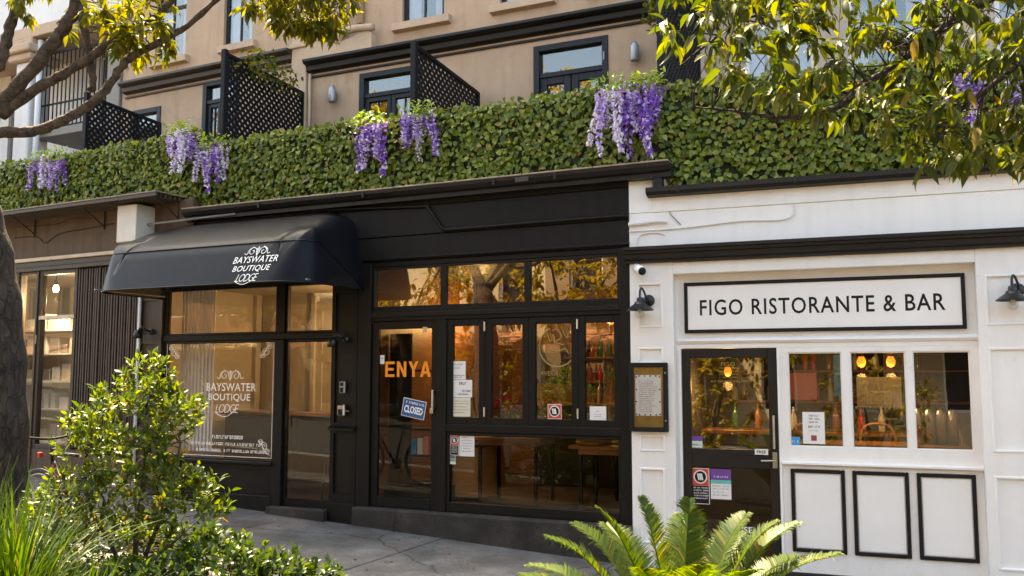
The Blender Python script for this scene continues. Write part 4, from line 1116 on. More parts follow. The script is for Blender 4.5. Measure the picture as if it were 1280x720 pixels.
# cafe name on the door
en = thing('door_lettering', 'orange cafe name in capitals on the glazed cafe door', 'lettering', E, (-2.6, .05, 1.83))
def strokes(mb, polys, ox, oz, w, h, y):
    for p in polys: mb.slab([(ox + a * w, oz + b * h) for a, b in p], y, y + .002)
t = .27; tz = .17
LET = {'E': [[(0, 0), (t, 0), (t, 1), (0, 1)], [(t, 0), (1, 0), (1, tz), (t, tz)], [(t, .415), (.9, .415), (.9, .585), (t, .585)], [(t, 1 - tz), (1, 1 - tz), (1, 1), (t, 1)]],
       'N': [[(0, 0), (t, 0), (t, 1), (0, 1)], [(1 - t, 0), (1, 0), (1, 1), (1 - t, 1)], [(t, 1), (t, .62), (1 - t, 0), (1 - t, .38)]],
       'Y': [[(.36, 0), (.64, 0), (.64, .45), (.36, .45)], [(.36, .45), (.64, .45), (.28, 1), (-.02, 1)], [(.5, .45), (.64, .45), (1.02, 1), (.72, 1), (.43, .56)]],
       'A': [[(-.05, 0), (.24, 0), (.60, 1), (.36, 1)], [(.76, 0), (1.05, 0), (.64, 1), (.40, 1)], [(.25, .2), (.75, .2), (.70, .37), (.30, .37)]]}
for i, ch in enumerate('ENYA'):
    m = MB(); strokes(m, LET[ch], -2.895 + i * .154, 1.84, .122, .172, .048 - .0003 * i)
    m.part('letter', ORNG, en)
# gold emblem on the third folding sash
em = thing('window_lettering', 'gold ring emblem and small gold word on the third folding cafe window', 'lettering', E, (-.84, .05, 1.9))
ring = [(-.80 + .205 * math.cos(a), .05, 2.15 + .205 * math.sin(a)) for a in np.linspace(2.0, 5.6, 30)]
m = MB().tube(ring, .008, 6); m.part('ring', GOLD, em)
m = MB()
for (pts) in ([(-.92, 2.30), (-.88, 2.2), (-.85, 2.28), (-.83, 2.18)], [(-.86, 2.32), (-.80, 2.33), (-.76, 2.25), (-.82, 2.2), (-.74, 2.17)], [(-.75, 2.33), (-.70, 2.24), (-.68, 2.3)], [(-.88, 2.12), (-.8, 2.1), (-.72, 2.13), (-.68, 2.08)]):
    m.tube([(p.x, .05, p.y) for p in spline([(a, b, 0) for a, b in pts], 4)], .006, 5)
m.part('script', GOLD, em)
m = MB(); put_text(m, 'TAVERN', -1.035, -.80, 1.855, 1.90, .05, .0); m.part('word', GOLD, em)

# restaurant door and window
rule_sign(F, .556, .725, .62, .962, .138, 'red and black rule sticker on the lower pane of the restaurant door', .48)
o = poster(F, .737, .93, .675, .958, .138, PAPER, 'purple and white notice on the lower pane of the restaurant door', 'notice', rows=[(.1, .9, .42, .03), (.1, .9, .33, .03), (.1, .6, .22, .03), (.1, .9, .12, .03)])
block(o, .737, .93, .855, .958, .138, PURP); block(o, .737, .93, .82, .855, .138, TEAL)
m = MB(); scribble(m, .77, .90, .878, .016, .1355, 77); m.part('heading', PAPER, o, kind='stuff')
o = poster(F, .556, .666, 1.158, 1.268, .138, pm('mint_paper', (.55, .7, .6), .6, .05, 5, 0), 'small purple and mint sticker at the foot of the restaurant door glass', 'sticker', 'sticker', [(.1, .8, .2, .12)])
block(o, .556, .666, 1.222, 1.268, .138, PURP)
o = poster(F, 1.16, 1.283, 1.108, 1.162, .119, PAPER, 'small white door plate beside the pull handle of the restaurant', 'sticker', 'door_plate')
m = MB(); put_text(m, 'FREE', 1.18, 1.263, 1.122, 1.148, .1178, .02); m.part('print', INKD, o)
o = thing('door_lettering', 'white stencil lettering low on the restaurant door', 'lettering', F, (1.0, .138, .3))
put_letters(o, WTXT, 'IN USE', .87, 1.12, .372, .428, .14, .015); put_letters(o, WTXT, 'PSCENT', .87, 1.12, .298, .352, .14, .015)
o = thing('door_lettering', 'fine gold lettering at the top of the restaurant door glass', 'lettering', F, (.93, .14, 1.8))
m = MB(); put_text(m, 'FIGO', .86, .99, 1.945, 1.985, .14, .0)
for i in range(4): scribble(m, .84, 1.02, 1.92 - i * .03, .014, .14, 60 + i)
scribble(m, .76, 1.14, 1.79, .018, .14, 66)
m.part('print', GOLD, o, kind='stuff')
o = poster(F, 1.60, 1.795, 1.222, 1.515, .142, PAPER, 'white price card on the left restaurant window', 'notice', rows=[(.3, .7, .86, .05), (.3, .75, .76, .05), (.3, .7, .66, .05), (.25, .75, .5, .07), (.3, .7, .4, .03)])
block(o, 1.672, 1.722, 1.25, 1.30, .142, pm('maroon_print', (.3, .05, .08), .6, .1, 5, 0))
o = poster(F, 1.484, 1.572, 1.196, 1.283, .142, CYAN, 'small blue sticker at the corner of the left restaurant window', 'sticker', 'sticker', [(.2, .8, .4, .22)], ink=PAPER)
o = thing('window_lettering', 'gold restaurant emblem on the middle restaurant window', 'lettering', F, (2.27, .145, 1.45))
m = MB().frame(2.17, 2.38, 1.60, 1.71, .006, .143, .145, 0); put_text(m, 'FIGO', 2.20, 2.36, 1.62, 1.675, .142, -.01)
put_text(m, 'RISTORANTE & BAR', 2.07, 2.47, 1.548, 1.574, .143, .0); scribble(m, 2.22, 2.34, 1.45, .02, .143, 78)
m.tube([(2.275, .144, 1.71), (2.275, .144, 1.86)], .003, 5)
m.part('print', GOLD, o, kind='stuff')

# ================================================================== things seen through the glass
def lit(name, fr, at, energy, col=(1, .62, .28), r=.05):
    d = bpy.data.lights.new(name, 'POINT'); d.energy = energy; d.color = col; d.shadow_soft_size = r
    o = bpy.data.objects.new(name, d); COL.objects.link(o); o.location = fr.w(*at); return o
ORSH = emit_mat('orange_shade', (1.0, .22, .03), .5)
def pendant(fr, at, zc, label, group, energy, shade=None, col=(1, .62, .28)):
    s, y, z = at
    o = thing('pendant_lamp', label, 'lamp', fr, at, group)
    MB().tube([(s, y, z + .12), (s, y, zc)], .006, 6).part('cord', INKD, o)
    MB().lathe([(0, .12), (.02, .12), (.024, .05), (.028, .04), (.042, .01), (.042, -.015), (.028, -.045), (0, -.055)], (s, y, z), 16).part('bulb', shade or BULB, o, smooth=True)
    MB().lathe([(.026, .12), (.028, .05)], (s, y, z), 12).part('lamp_holder', INKD, o)
    lit('lamp_light', fr, (s, y, z - .16), energy, col)
    return o
pendant(E, (-3.85, 1.6, 2.62), 3.08, 'glowing bulb pendant behind the guest house door', 'warm pendants inside the guest house', 9, col=(1, .60, .28))
pendant(E, (-5.05, 2.6, 2.55), 3.08, 'glowing bulb pendant deep behind the guest house window', 'warm pendants inside the guest house', 4, col=(1, .76, .5))
pendant(E, (-2.75, 2.0, 2.75), 3.14, 'glowing bulb pendant behind the cafe door', 'warm pendants inside the cafe', 9)
pendant(E, (-1.3, 3.2, 2.75), 3.14, 'glowing bulb pendant deep behind the folding cafe windows', 'warm pendants inside the cafe', 2.2)
pendant(F, (2.13, .8, 1.99), 2.8, 'left orange pendant behind the middle restaurant window', 'orange pendants inside the restaurant', 3.2, ORSH)
pendant(F, (2.40, .8, 1.99), 2.8, 'right orange pendant behind the middle restaurant window', 'orange pendants inside the restaurant', 3.2, ORSH)
pendant(F, (.72, 1.6, 1.9), 2.8, 'glowing pendant behind the restaurant door', 'orange pendants inside the restaurant', 5, ORSH)
pendant(L, (-2.3, .26, 3.1), 3.4, 'pale bulb pendant inside the brown shop window', None, 13, col=(1, .82, .6))

# guest house: white panelled double door leaves, blind, dark sideboard
pd = thing('panelled_screen', 'white panelled double doors inside the guest house', 'doors', E, (-5.0, 2.4, .33))
for (a, b2) in ((-5.62, -4.98), (-4.96, -4.32)):
    lf = MB().wall(a, b2, .34, 2.95, 2.4, 2.45, [(a + .1, b2 - .1, .5, 1.2), (a + .1, b2 - .1, 1.35, 2.05), (a + .1, b2 - .1, 2.18, 2.82)]).part('door_leaf', INW, pd)
    for (c, d) in ((.5, 1.2), (1.35, 2.05), (2.18, 2.82)): MB().box(a + .1, b2 - .1, 2.42, 2.44, c, d).part('panel', INW, lf)
MB().box(-5.70, -5.63, 2.36, 2.46, .34, 3.05, .006).box(-4.31, -4.24, 2.36, 2.46, .34, 3.05, .006).part('door_frame', INW, pd)
MB().box(-6.66, -5.72, 2.42, 2.5, .33, 3.08).box(-4.23, -3.32, 2.42, 2.5, .33, 3.08).part('panel_wall', INW, pd)
bl = MB()
for i in range(18): bl.box(-6.2 + i * .03, -6.172 + i * .03, .30 + .02 * (i % 2), .312 + .02 * (i % 2), .9, 3.0)
bl.solo('curtain', CURT, 'pale pleated curtain at the left of the guest house window', 'curtain', E)
sb = thing('sideboard', 'dark timber sideboard low inside the guest house', 'sideboard', E, (-4.9, 1.6, .33))
MB().box(-6.3, -4.35, 1.25, 1.7, .45, 1.32, .01).part('carcass', INDARK, sb)
MB().box(-6.35, -4.3, 1.2, 1.75, 1.32, 1.36, .006).part('top', INWOOD, sb)
for (a, b2) in ((-6.25, -5.68), (-5.65, -5.04), (-5.01, -4.40)): MB().box(a, b2, 1.235, 1.25, .5, 1.27, .006).part('door', INDARK, sb)
for a in (-5.65, -4.45):
    for q in (1.3, 1.62): MB().box(a, a + .05, q, q + .05, .33, .45).part('leg', INDARK, sb)
def chair(fr, s, y, z, rot, label, group, flip=False, mat=PALEW):
    """bentwood chair; flipped it sits upside down on a table, hoops in the air"""
    o = thing('chair', label, 'chair', fr, (s, y, z), group)
    o.rotation_euler = (math.pi if flip else 0, 0, -fr.a + rot)
    def P(mb, nm, mt=mat, sm=True):
        me = mb.mesh((0, 0, 0), sm); me.materials.append(mt); c = bpy.data.objects.new(nm, me); COL.objects.link(c); c.parent = o
    sz = -.02 if flip else .45
    P(MB().lathe([(0, sz + .02), (.19, sz + .02), (.20, sz), (.19, sz - .02), (0, sz - .02)], (0, 0, 0), 20), 'seat')
    lg = .45
    for sx in (-1, 1):
        P(MB().tube([(sx * .15, -.13, sz), (sx * .18, -.17, sz - lg)], [.017, .013], 8), 'leg')
        P(MB().tube([(sx * .15, .13, sz), (sx * .18, .19, sz - lg)], [.017, .013], 8), 'leg')
    P(MB().tube(spline([(-.17, .16, sz), (-.17, .2, sz + .25), (-.1, .22, sz + .38), (.1, .22, sz + .38), (.17, .2, sz + .25), (.17, .16, sz)], 5), .014, 8), 'backrest')
    P(MB().tube([(.165 * math.cos(a), .165 * math.sin(a), sz - .25) for a in np.linspace(0, 2 * math.pi, 20)], .009, 6, False), 'stretcher')
    return o
def table(fr, x0, x1, y0, y1, zf, h, label, group):
    o = thing('table', label, 'table', fr, ((x0 + x1) / 2, (y0 + y1) / 2, zf), group)
    MB().box(x0, x1, y0, y1, zf + h - .035, zf + h, .005).part('table_top', TABTOP, o)
    MB().box(x0 + .08, x1 - .08, y0 + .08, y1 - .08, zf + h - .095, zf + h - .036).part('apron', TABTOP, o)
    for a in (x0 + .1, x1 - .1):
        for q in (y0 + .1, y1 - .1): MB().box(a - .018, a + .018, q - .018, q + .018, zf, zf + h - .095, .003).part('leg', INKD, o)
table(E, -.78, -.12, .28, .95, .40, .73, 'square timber table close behind the right of the lower cafe window', 'cafe tables')
table(E, -2.2, -1.3, .75, 1.45, .40, .75, 'timber table in the middle of the cafe behind the sticker', 'cafe tables')
table(E, -1.25, -.6, 1.5, 2.2, .40, .75, 'timber table further back in the cafe', 'cafe tables')
for (s, y, r) in ((-.62, .5, .3), (-.33, .62, 2.0)):
    pass
# upturned bentwood hoops resting on the tables
def hoops(s, y, z, rot, label):
    o = thing('chair', label, 'chair', E, (s, y, z), 'bentwood chairs turned over on the cafe tables')
    o.rotation_euler = (0, 0, -E.a + rot)
    def P(mb, nm):
        me = mb.mesh((0, 0, 0), True); me.materials.append(PALEW); c = bpy.data.objects.new(nm, me); COL.objects.link(c); c.parent = o
    P(MB().lathe([(0, .0), (.18, .0), (.195, .018), (.18, .036), (0, .036)], (0, 0, 0), 20), 'seat')
    for k in range(2):
        yy = -.13 + .26 * k
        P(MB().tube(spline([(-.15, yy, .42), (-.15, yy, .12), (-.12, yy, .05), (.12, yy, .05), (.15, yy, .12), (.15, yy, .42)], 5), .016, 8), 'leg_hoop')
    P(MB().tube([(.16 * math.cos(a), .16 * math.sin(a), .22) for a in np.linspace(0, 2 * math.pi, 18)], .009, 6, False), 'stretcher')
hoops(-.58, .5, 1.132, .2, 'bentwood chair upside down at the left of the near cafe table')
hoops(-.25, .68, 1.132, .9, 'bentwood chair upside down at the right of the near cafe table')
hoops(-1.85, 1.05, 1.152, .1, 'bentwood chair upside down on the middle cafe table, nearer the door')
hoops(-1.5, 1.15, 1.152, .7, 'bentwood chair upside down on the middle cafe table, away from the door')
hoops(-.9, 1.85, 1.152, .4, 'bentwood chair upside down on the rear cafe table')
table(E, -4.15, -3.4, 1.0, 1.8, .33, .85, 'dark dining table behind the guest house door', 'guest house tables')
for (s, y, r, lab) in ((-4.0, .8, .2, 'timber chair behind the guest house door, nearer the window'), (-3.6, .85, -.3, 'timber chair behind the guest house door, nearer the pilaster')):
    chair(E, s, y, .33, r, lab, 'chairs inside the guest house', mat=INDARK)
# counter under the folding windows with flowers and small things
wc = MB().box(-2.05, -.5, .16, .42, 1.33, 1.365, .004).solo('window_counter', INWOOD, 'timber ledge behind the folding cafe windows', 'counter', E)
POT = pm('terracotta_pot', (.35, .13, .06), .8, .15, 6, .1, 30)
REDF = leaf_mat('red_petal', [(.55, .02, .02), (.7, .05, .04), (.4, .01, .02)], .3, .6, (1, .6, .6), .3)
TEALC = pm('teal_cloth', (.12, .22, .2), .8, .2, 6, .2, 20)
FLOWER_POTS = ((-1.52, 'left'), (-1.30, 'middle'), (-1.0, 'right'))
MB().box(-1.60, -1.42, .30, .36, 1.366, 1.50, .01).solo('folded_cloth', TEALC, 'teal folded cloth behind the second folding window', 'cloth', E)
MB().slab([(-1.34, 2.05), (-1.14, 2.22), (-1.15, 1.78)], .40, .412).solo('pennant', CURT, 'cream cloth pennant hanging behind the second folding window', 'pennant', E)
MB().lathe([(0, 0), (.045, 0), (.05, .02), (.05, .16), (.035, .19), (.03, .2), (0, .2)], (-.48, .25, 1.366), 14).solo('jar', PALEW, 'pale wooden jar behind the rightmost folding window', 'jar', E, smooth=True)
MB().box(-.72, -.5, .25, .40, 1.366, 1.46, .006).solo('box', PAPER, 'white box on the ledge behind the third folding window', 'box', E)
MB().lathe([(0, 0), (.06, 0), (.075, .12), (.07, .13), (0, .125)], (-.9, .3, 1.366), 16).solo('bowl', POT, 'brown bowl on the ledge behind the third folding window', 'bowl', E, smooth=True)
# cafe: shelving by the door, pale cupboard, pictures, back bar
sh = thing('shelf_unit', 'dark brochure shelf behind the cafe door', 'shelf', E, (-2.8, .6, .40))
MB().box(-3.16, -2.86, .55, .58, .40, 2.35, .004).part('side_panel', INDARK, sh)
for z in (.62, .92, 1.22, 1.9): MB().box(-3.165, -2.5, .55, .85, z, z + .022, .003).part('shelf', INDARK, sh)
MB().box(-3.16, -2.45, .45, .95, .40, .58, .006).part('base', INDARK, sh)
for i, (c, lab) in enumerate(((CYAN, 'blue'), (PAPER, 'white'), (PINK, 'pink'))):
    MB().box(-2.86 + i * .085, -2.79 + i * .085, .56, .60, .945, 1.11 + .02 * i, .002).solo('brochure', c, f'{lab} brochure on the shelf behind the cafe door', 'brochure', E, group='brochures on the cafe shelf')
cb = thing('cupboard', 'pale timber cupboard behind the cafe door', 'cupboard', E, (-2.3, 1.1, .40))
MB().box(-2.48, -2.12, .9, 1.35, .44, 1.02, .008).part('carcass', PALEW, cb)
MB().box(-2.50, -2.10, .88, 1.37, 1.02, 1.05, .005).part('top', INKD, cb)
MB().box(-2.46, -2.14, .885, .9, .48, .98, .004).part('door', PALEW, cb)
for i, (s0, z0, w, h) in enumerate(((-2.75, 1.75, .5, .45), (-2.05, 1.9, .38, .3), (-1.55, 1.75, .28, .42))):
    p = thing('framed_picture', ['dark framed picture behind the cafe door', 'white mounted picture behind the first folding window', 'green framed picture behind the second folding window'][i], 'picture', E, (s0, 3.96, z0))
    MB().frame(s0, s0 + w, z0, z0 + h, .03, 3.95, 3.999, .004).part('frame', [INKD, WHT2, INKD][i], p)
    MB().box(s0 + .03, s0 + w - .03, 3.97, 3.99, z0 + .03, z0 + h - .03).part('print', [INDARK, PAPER, GRNP][i], p)
bb = thing('back_bar', 'dark back bar with shelves deep inside the cafe', 'bar', E, (-1.3, 3.4, .40))
MB().box(-2.2, -.5, 2.7, 3.1, .40, 1.45, .01).part('counter', INDARK, bb)
MB().box(-2.25, -.45, 2.65, 3.15, 1.45, 1.49, .006).part('counter_top', TABTOP, bb)
for z in (1.75, 2.1, 2.45): MB().box(-2.2, -.5, 3.75, 3.98, z, z + .025, .003).part('shelf', INWOOD, bb)
BOT = [pm('bottle_green', (.03, .10, .04), .15, .2, 5, 0), pm('bottle_amber', (.25, .08, .015), .15, .2, 5, 0), pm('bottle_red', (.45, .03, .03), .2, .2, 5, 0), pm('bottle_clear', (.55, .53, .48), .15, .1, 5, 0)]
bprof = [(0, 0), (.036, 0), (.038, .01), (.038, .16), (.03, .19), (.013, .22), (.012, .28), (.014, .285), (0, .29)]
bme = []
for bm_ in BOT:
    me = MB().lathe(bprof, (0, 0, 0), 12).mesh((0, 0, 0), True); me.materials.append(bm_); bme.append(me)
def bottle(fr, s, y, z, k, label, group):
    o = bpy.data.objects.new('bottle', bme[k]); COL.objects.link(o); o.location = fr.w(s, y, z); o.rotation_euler = (0, 0, random.random() * 6)
    o.scale = (1, 1, random.uniform(.85, 1.1)); props(o, label, 'bottle', group)
ORD = 'first second third fourth fifth sixth seventh eighth ninth tenth eleventh twelfth thirteenth fourteenth fifteenth sixteenth'.split()
BC = ['green', 'amber', 'red', 'clear']
for zi, z in enumerate((1.775, 2.125)):
    for i in range(12):
        k = random.randrange(4)
        bottle(E, -2.1 + i * .135 + random.uniform(-.03, .03), 3.85, z, k, f'{BC[k]} bottle, {ORD[i]} from the left on the {["lower", "upper"][zi]} cafe shelf', 'bottles on the cafe shelves')
for i in range(6):
    k = (2, 3, 2, 0, 2, 1)[i]
    bottle(E, -1.55 + i * .2 + random.uniform(-.06, .06), 2.85, 1.49, k, f'{BC[k]} bottle, {ORD[i]} from the left on the cafe bar counter', 'bottles on the cafe bar')
# restaurant: bar with bottles, posters, dark chairs
rb = thing('back_bar', 'timber bar with lit shelves inside the restaurant', 'bar', F, (1.2, 2.3, .06))
MB().box(.4, 2.9, 1.8, 2.2, .06, 1.2, .01).part('counter', INDARK, rb)
MB().box(.38, 2.95, 1.72, 2.25, 1.2, 1.245, .006).part('counter_top', INWOOD, rb)
for z in (1.5, 1.9, 2.25): MB().box(.4, 4.2, 3.7, 3.99, z, z + .025, .003).part('shelf', INWOOD, rb)
for zi, z in enumerate((1.525, 1.925)):
    for i in range(16):
        k = random.randrange(4)
        bottle(F, .5 + i * .15 + random.uniform(-.04, .04), 3.85, z, k, f'{BC[k]} bottle, {ORD[i]} from the left on the {["lower", "upper"][zi]} restaurant shelf', 'bottles on the restaurant shelves')
for i in range(8):
    k = i % 4
    bottle(F, .7 + i * .24 + random.uniform(-.07, .07), 1.95, 1.245, k, f'{BC[k]} bottle, {ORD[i]} from the left on the restaurant counter', 'bottles on the restaurant counter')
MB().box(1.46, 1.72, .45, .456, 1.62, 1.88).solo('poster', PINK, 'pink poster behind the left restaurant window', 'poster', F)
MB().box(1.88, 2.0, .45, .456, 1.66, 2.05).solo('poster', CYAN, 'blue strip poster behind the left restaurant window', 'poster', F)
MB().box(2.08, 2.48, .60, .61, 1.55, 1.84).solo('poster', pm('cream_poster', (.68, .56, .38), .6, .1, 3, 0), 'large cream poster behind the middle restaurant window', 'poster', F)
for (s, y, r, lab) in ((2.3, 1.0, .2, 'dark round-backed chair behind the middle restaurant window'), (2.8, .9, -.3, 'dark round-backed chair behind the right restaurant window'), (1.7, .9, .6, 'dark round-backed chair behind the left restaurant window')):
    chair(F, s, y, .52, r, lab, 'dark chairs inside the restaurant', mat=INWOOD)
for i in range(4):
    MB().lathe([(0, 0), (.05, 0), (.052, .28), (.03, .33), (.0, .34)], (2.62 + i * .1, .75, 1.2), 14).solo('canister', STEEL, f'steel canister, {ORD[i]} from the left in the right restaurant window', 'canister', F, group='steel canisters in the restaurant window', smooth=True)
MB().box(1.45, 3.05, .5, 1.1, 1.16, 1.198, .005).solo('window_counter', INWOOD, 'timber counter behind the restaurant windows', 'counter', F)
# brown shop display: white shelves and boxes in the lit window
ds_ = thing('display_rack', 'white display shelves in the lit window of the brown shop', 'shelf', L, (-1.9, .5, .5))
for z in (.88, 1.35, 1.75, 2.15, 2.5): MB().box(-3.6, -1.7, .45, .9, z, z + .03, .004).part('shelf', INW, ds_)
for a in (-3.6, -2.7, -1.74): MB().box(a, a + .04, .85, .9, .5, 2.9).part('upright', INW, ds_)
GOODS = [BOXW, INW, CREAMW, PINK, GALV]; gi = 0
for zi, z in enumerate((.91, 1.38, 1.78, 2.18, 2.53)):
    a = -3.55; gi = -1
    while a < -1.9:
        w = random.uniform(.09, .24); h = random.uniform(.12, .28); gi += 1
        k = random.choice([0, 0, 1, 1, 2, 4, 1])
        MB().box(a, a + w, .5, .72, z, z + h, .006).solo('goods_box', GOODS[k], f'{["pale", "white", "cream", "pink", "grey"][k]} box, {ORD[gi]} from left, {ORD[zi]} shelf up in the brown shop window', 'box', L, group='boxes in the brown shop window')
        a += w + random.uniform(.03, .1)

# ================================================================== bicycle leaning behind the trunk
bk = thing('bicycle', 'dark bicycle with red details parked behind the tree trunk and shrub', 'bicycle', L, (2.0, -2.58, .25))
bx, by = 1.56, -2.58
pw = L.w(bx, by, 0); zb = gz(pw.x, pw.y)
def wheel(cx):
    w = MB().tube([(cx + .33 * math.cos(a), by, zb + .345 + .33 * math.sin(a)) for a in np.linspace(0, 2 * math.pi, 36)], .016, 8, False).part('wheel', TYRE, bk, smooth=True)
    MB().tube([(cx + .305 * math.cos(a), by, zb + .345 + .305 * math.sin(a)) for a in np.linspace(0, 2 * math.pi, 36)], .009, 6, False).part('rim', GALV, w)
    m = MB()
    for i in range(18):
        a = i * math.pi / 9; m.tube([(cx, by + .02 * (-1) ** i, zb + .345), (cx + .3 * math.cos(a), by, zb + .345 + .3 * math.sin(a))], .0016, 3)
    m.part('spokes', GALV, w); MB().lathe([(0, -.03), (.02, -.03), (.02, .03), (0, .03)], (cx, by, zb + .345), 10, 'y').part('hub', INKD, w)
wheel(bx); wheel(bx + 1.02)
z = lambda h: zb + h
m = MB()
for a, b2, r in (((bx + .18, z(.85)), (bx + .62, z(.84)), .016), ((bx + .2, z(.77)), (bx + .52, z(.30)), .018), ((bx + .52, z(.30)), (bx + .66, z(.86)), .016), ((bx + .52, z(.30)), (bx + 1.02, z(.345)), .010), ((bx + .63, z(.80)), (bx + 1.02, z(.345)), .009), ((bx + .19, z(.72)), (bx, z(.345)), .014), ((bx + .19, z(.72)), (bx + .15, z(.95)), .016)):
    m.tube([(a[0], by, a[1]), (b2[0], by, b2[1])], r, 8)
m.part('frame', INKD, bk, smooth=True)
MB().tube([(bx + .2, by - .001, z(.745)), (bx + .4, by - .001, z(.46))], .021, 8).part('down_tube_decal', REDP, bk)
MB().tube(spline([(bx + .05, by - .3, z(1.02)), (bx + .12, by - .2, z(1.0)), (bx + .14, by, z(.98)), (bx + .12, by + .2, z(1.0)), (bx + .05, by + .3, z(1.02))], 5), .012, 8).part('handlebar', INKD, bk, smooth=True)
MB().tube([(bx + .66, by, z(.86)), (bx + .685, by, z(.96))], .013, 8).tube([(bx + .56, by, z(.965)), (bx + .68, by, z(.97)), (bx + .80, by, z(.98))], [.025, .05, .07], 8).part('saddle', INKD, bk, smooth=True)
MB().lathe([(0, -.01), (.085, -.01), (.09, 0), (.085, .01), (0, .01)], (bx + .52, by - .04, z(.30)), 20, 'y').tube([(bx + .52, by - .06, z(.30)), (bx + .60, by - .06, z(.15))], .011, 6).box(bx + .55, bx + .65, by - .14, by - .06, z(.14), z(.16), .004).part('crankset', GALV, bk)
MB().tube([(bx + .345 * math.cos(a), by, z(.345) + .345 * math.sin(a)) for a in np.linspace(.3, 2.6, 16)], .014, 6).part('mudguard', INKD, bk)
MB().box(bx - .02, bx + .02, by - .02, by + .02, z(.80), z(.85), .005).part('front_light', REDP, bk)

# ================================================================== foliage helpers
def leaf_base(Ln, Wd, fold=.25, droop=.15, rnd=.5):
    """a leaf along +y, blade folded a little about its midrib, tip drooping"""
    f = Wd * fold * .5; a = Ln * (.28 if rnd < .6 else .22); b = Ln * (.62 if rnd < .6 else .6)
    w1 = Wd * .5 * (.82 + .15 * rnd); w2 = Wd * .5 * (.8 + .2 * rnd)
    V = np.array([(0, 0, 0), (-w1, a, f), (0, a, 0), (w1, a, f), (-w2, b, f - droop * Ln * .3), (0, b, -droop * Ln * .35), (w2, b, f - droop * Ln * .3), (0, Ln, -droop * Ln)])
    T = np.array([(0, 2, 1), (0, 3, 2), (1, 2, 5), (1, 5, 4), (2, 3, 6), (2, 6, 5), (4, 5, 7), (5, 6, 7)])
    return V, T
def tri_mesh(V, T, smooth=False):
    me = bpy.data.meshes.new('m')
    me.vertices.add(len(V)); me.vertices.foreach_set('co', np.ascontiguousarray(V, dtype=np.float32).ravel())
    me.loops.add(len(T) * 3); me.loops.foreach_set('vertex_index', np.ascontiguousarray(T, dtype=np.int32).ravel())
    me.polygons.add(len(T)); me.polygons.foreach_set('loop_start', np.arange(0, len(T) * 3, 3, dtype=np.int32))
    me.update(calc_edges=True)
    return me
def orient(D, Nrm, S):
    """rotation-scale matrices (n,3,3) with y along D and z near Nrm"""
    D = D / np.linalg.norm(D, axis=1, keepdims=True)
    X = np.cross(D, Nrm); l = np.linalg.norm(X, axis=1, keepdims=True); l[l < 1e-6] = 1; X /= l
    Z = np.cross(X, D)
    return np.stack([X, D, Z], axis=2) * S[:, None, None]
def many(P, M, base):
    V, T = base
    n = len(P); k = len(V)
    VV = np.einsum('nij,kj->nki', M, V) + P[:, None, :]
    TT = T[None, :, :] + (np.arange(n) * k)[:, None, None]
    return VV.reshape(-1, 3), TT.reshape(-1, 3)
def foliage(parent, P, M, base, mat, singles=0, name='leaves'):
    """leaves as one mass; the ones largest in view are parts of their own"""
    P = np.asarray(P, float); off = np.array(OFF[parent.name])
    idx = np.arange(len(P)); big = np.array([], int)
    if singles:
        c, s = math.cos(R(5.464)), math.sin(R(5.464)); Q = P - np.array([0, 0, 1.85])
        dep = c * Q[:, 1] + s * Q[:, 2]; up = -s * Q[:, 1] + c * Q[:, 2]
        inv = (dep > .5) & (np.abs(Q[:, 0] / dep) < .55) & (np.abs(up / dep) < .31)
        order = np.argsort(np.where(inv, dep, 1e9)); big = order[:singles]; big = big[inv[big]]
        me = tri_mesh(*base); me.materials.append(mat); me.name = 'leaf'
        for i in big:
            o = bpy.data.objects.new('leaf', me); COL.objects.link(o); o.parent = parent
            m4 = Matrix([[*M[i][r], P[i][r] - off[r]] for r in range(3)] + [[0, 0, 0, 1]])
            o.matrix_local = m4
    rest = np.setdiff1d(idx, big)
    V, T = many(P[rest] - off, M[rest], base)
    me = tri_mesh(V, T); me.materials.append(mat)
    o = bpy.data.objects.new(name, me); COL.objects.link(o); o.parent = parent; OFF[o.name] = OFF[parent.name]
    o['kind'] = 'stuff'
    return o
def unit(n): 
    v = rng.normal(size=(n, 3)); return v / np.linalg.norm(v, axis=1, keepdims=True)
def rosettes(C, per, axis, spread, size, droop=0.0, szvar=.3):
    """leaves fanned round each twig end C (n,3); axis = mean direction of each twig end"""
    C = np.repeat(C, per, axis=0); A = np.repeat(axis, per, axis=0); n = len(C)
    D = A + unit(n) * spread; D[:, 2] -= droop
    D /= np.linalg.norm(D, axis=1, keepdims=True)
    P = C + D * size * .12 + unit(n) * size * .12
    Nn = np.array([0, 0, 1.0]) + unit(n) * .6
    S = rng.uniform(1 - szvar, 1 + szvar, n)
    return P, orient(D, Nn, S)

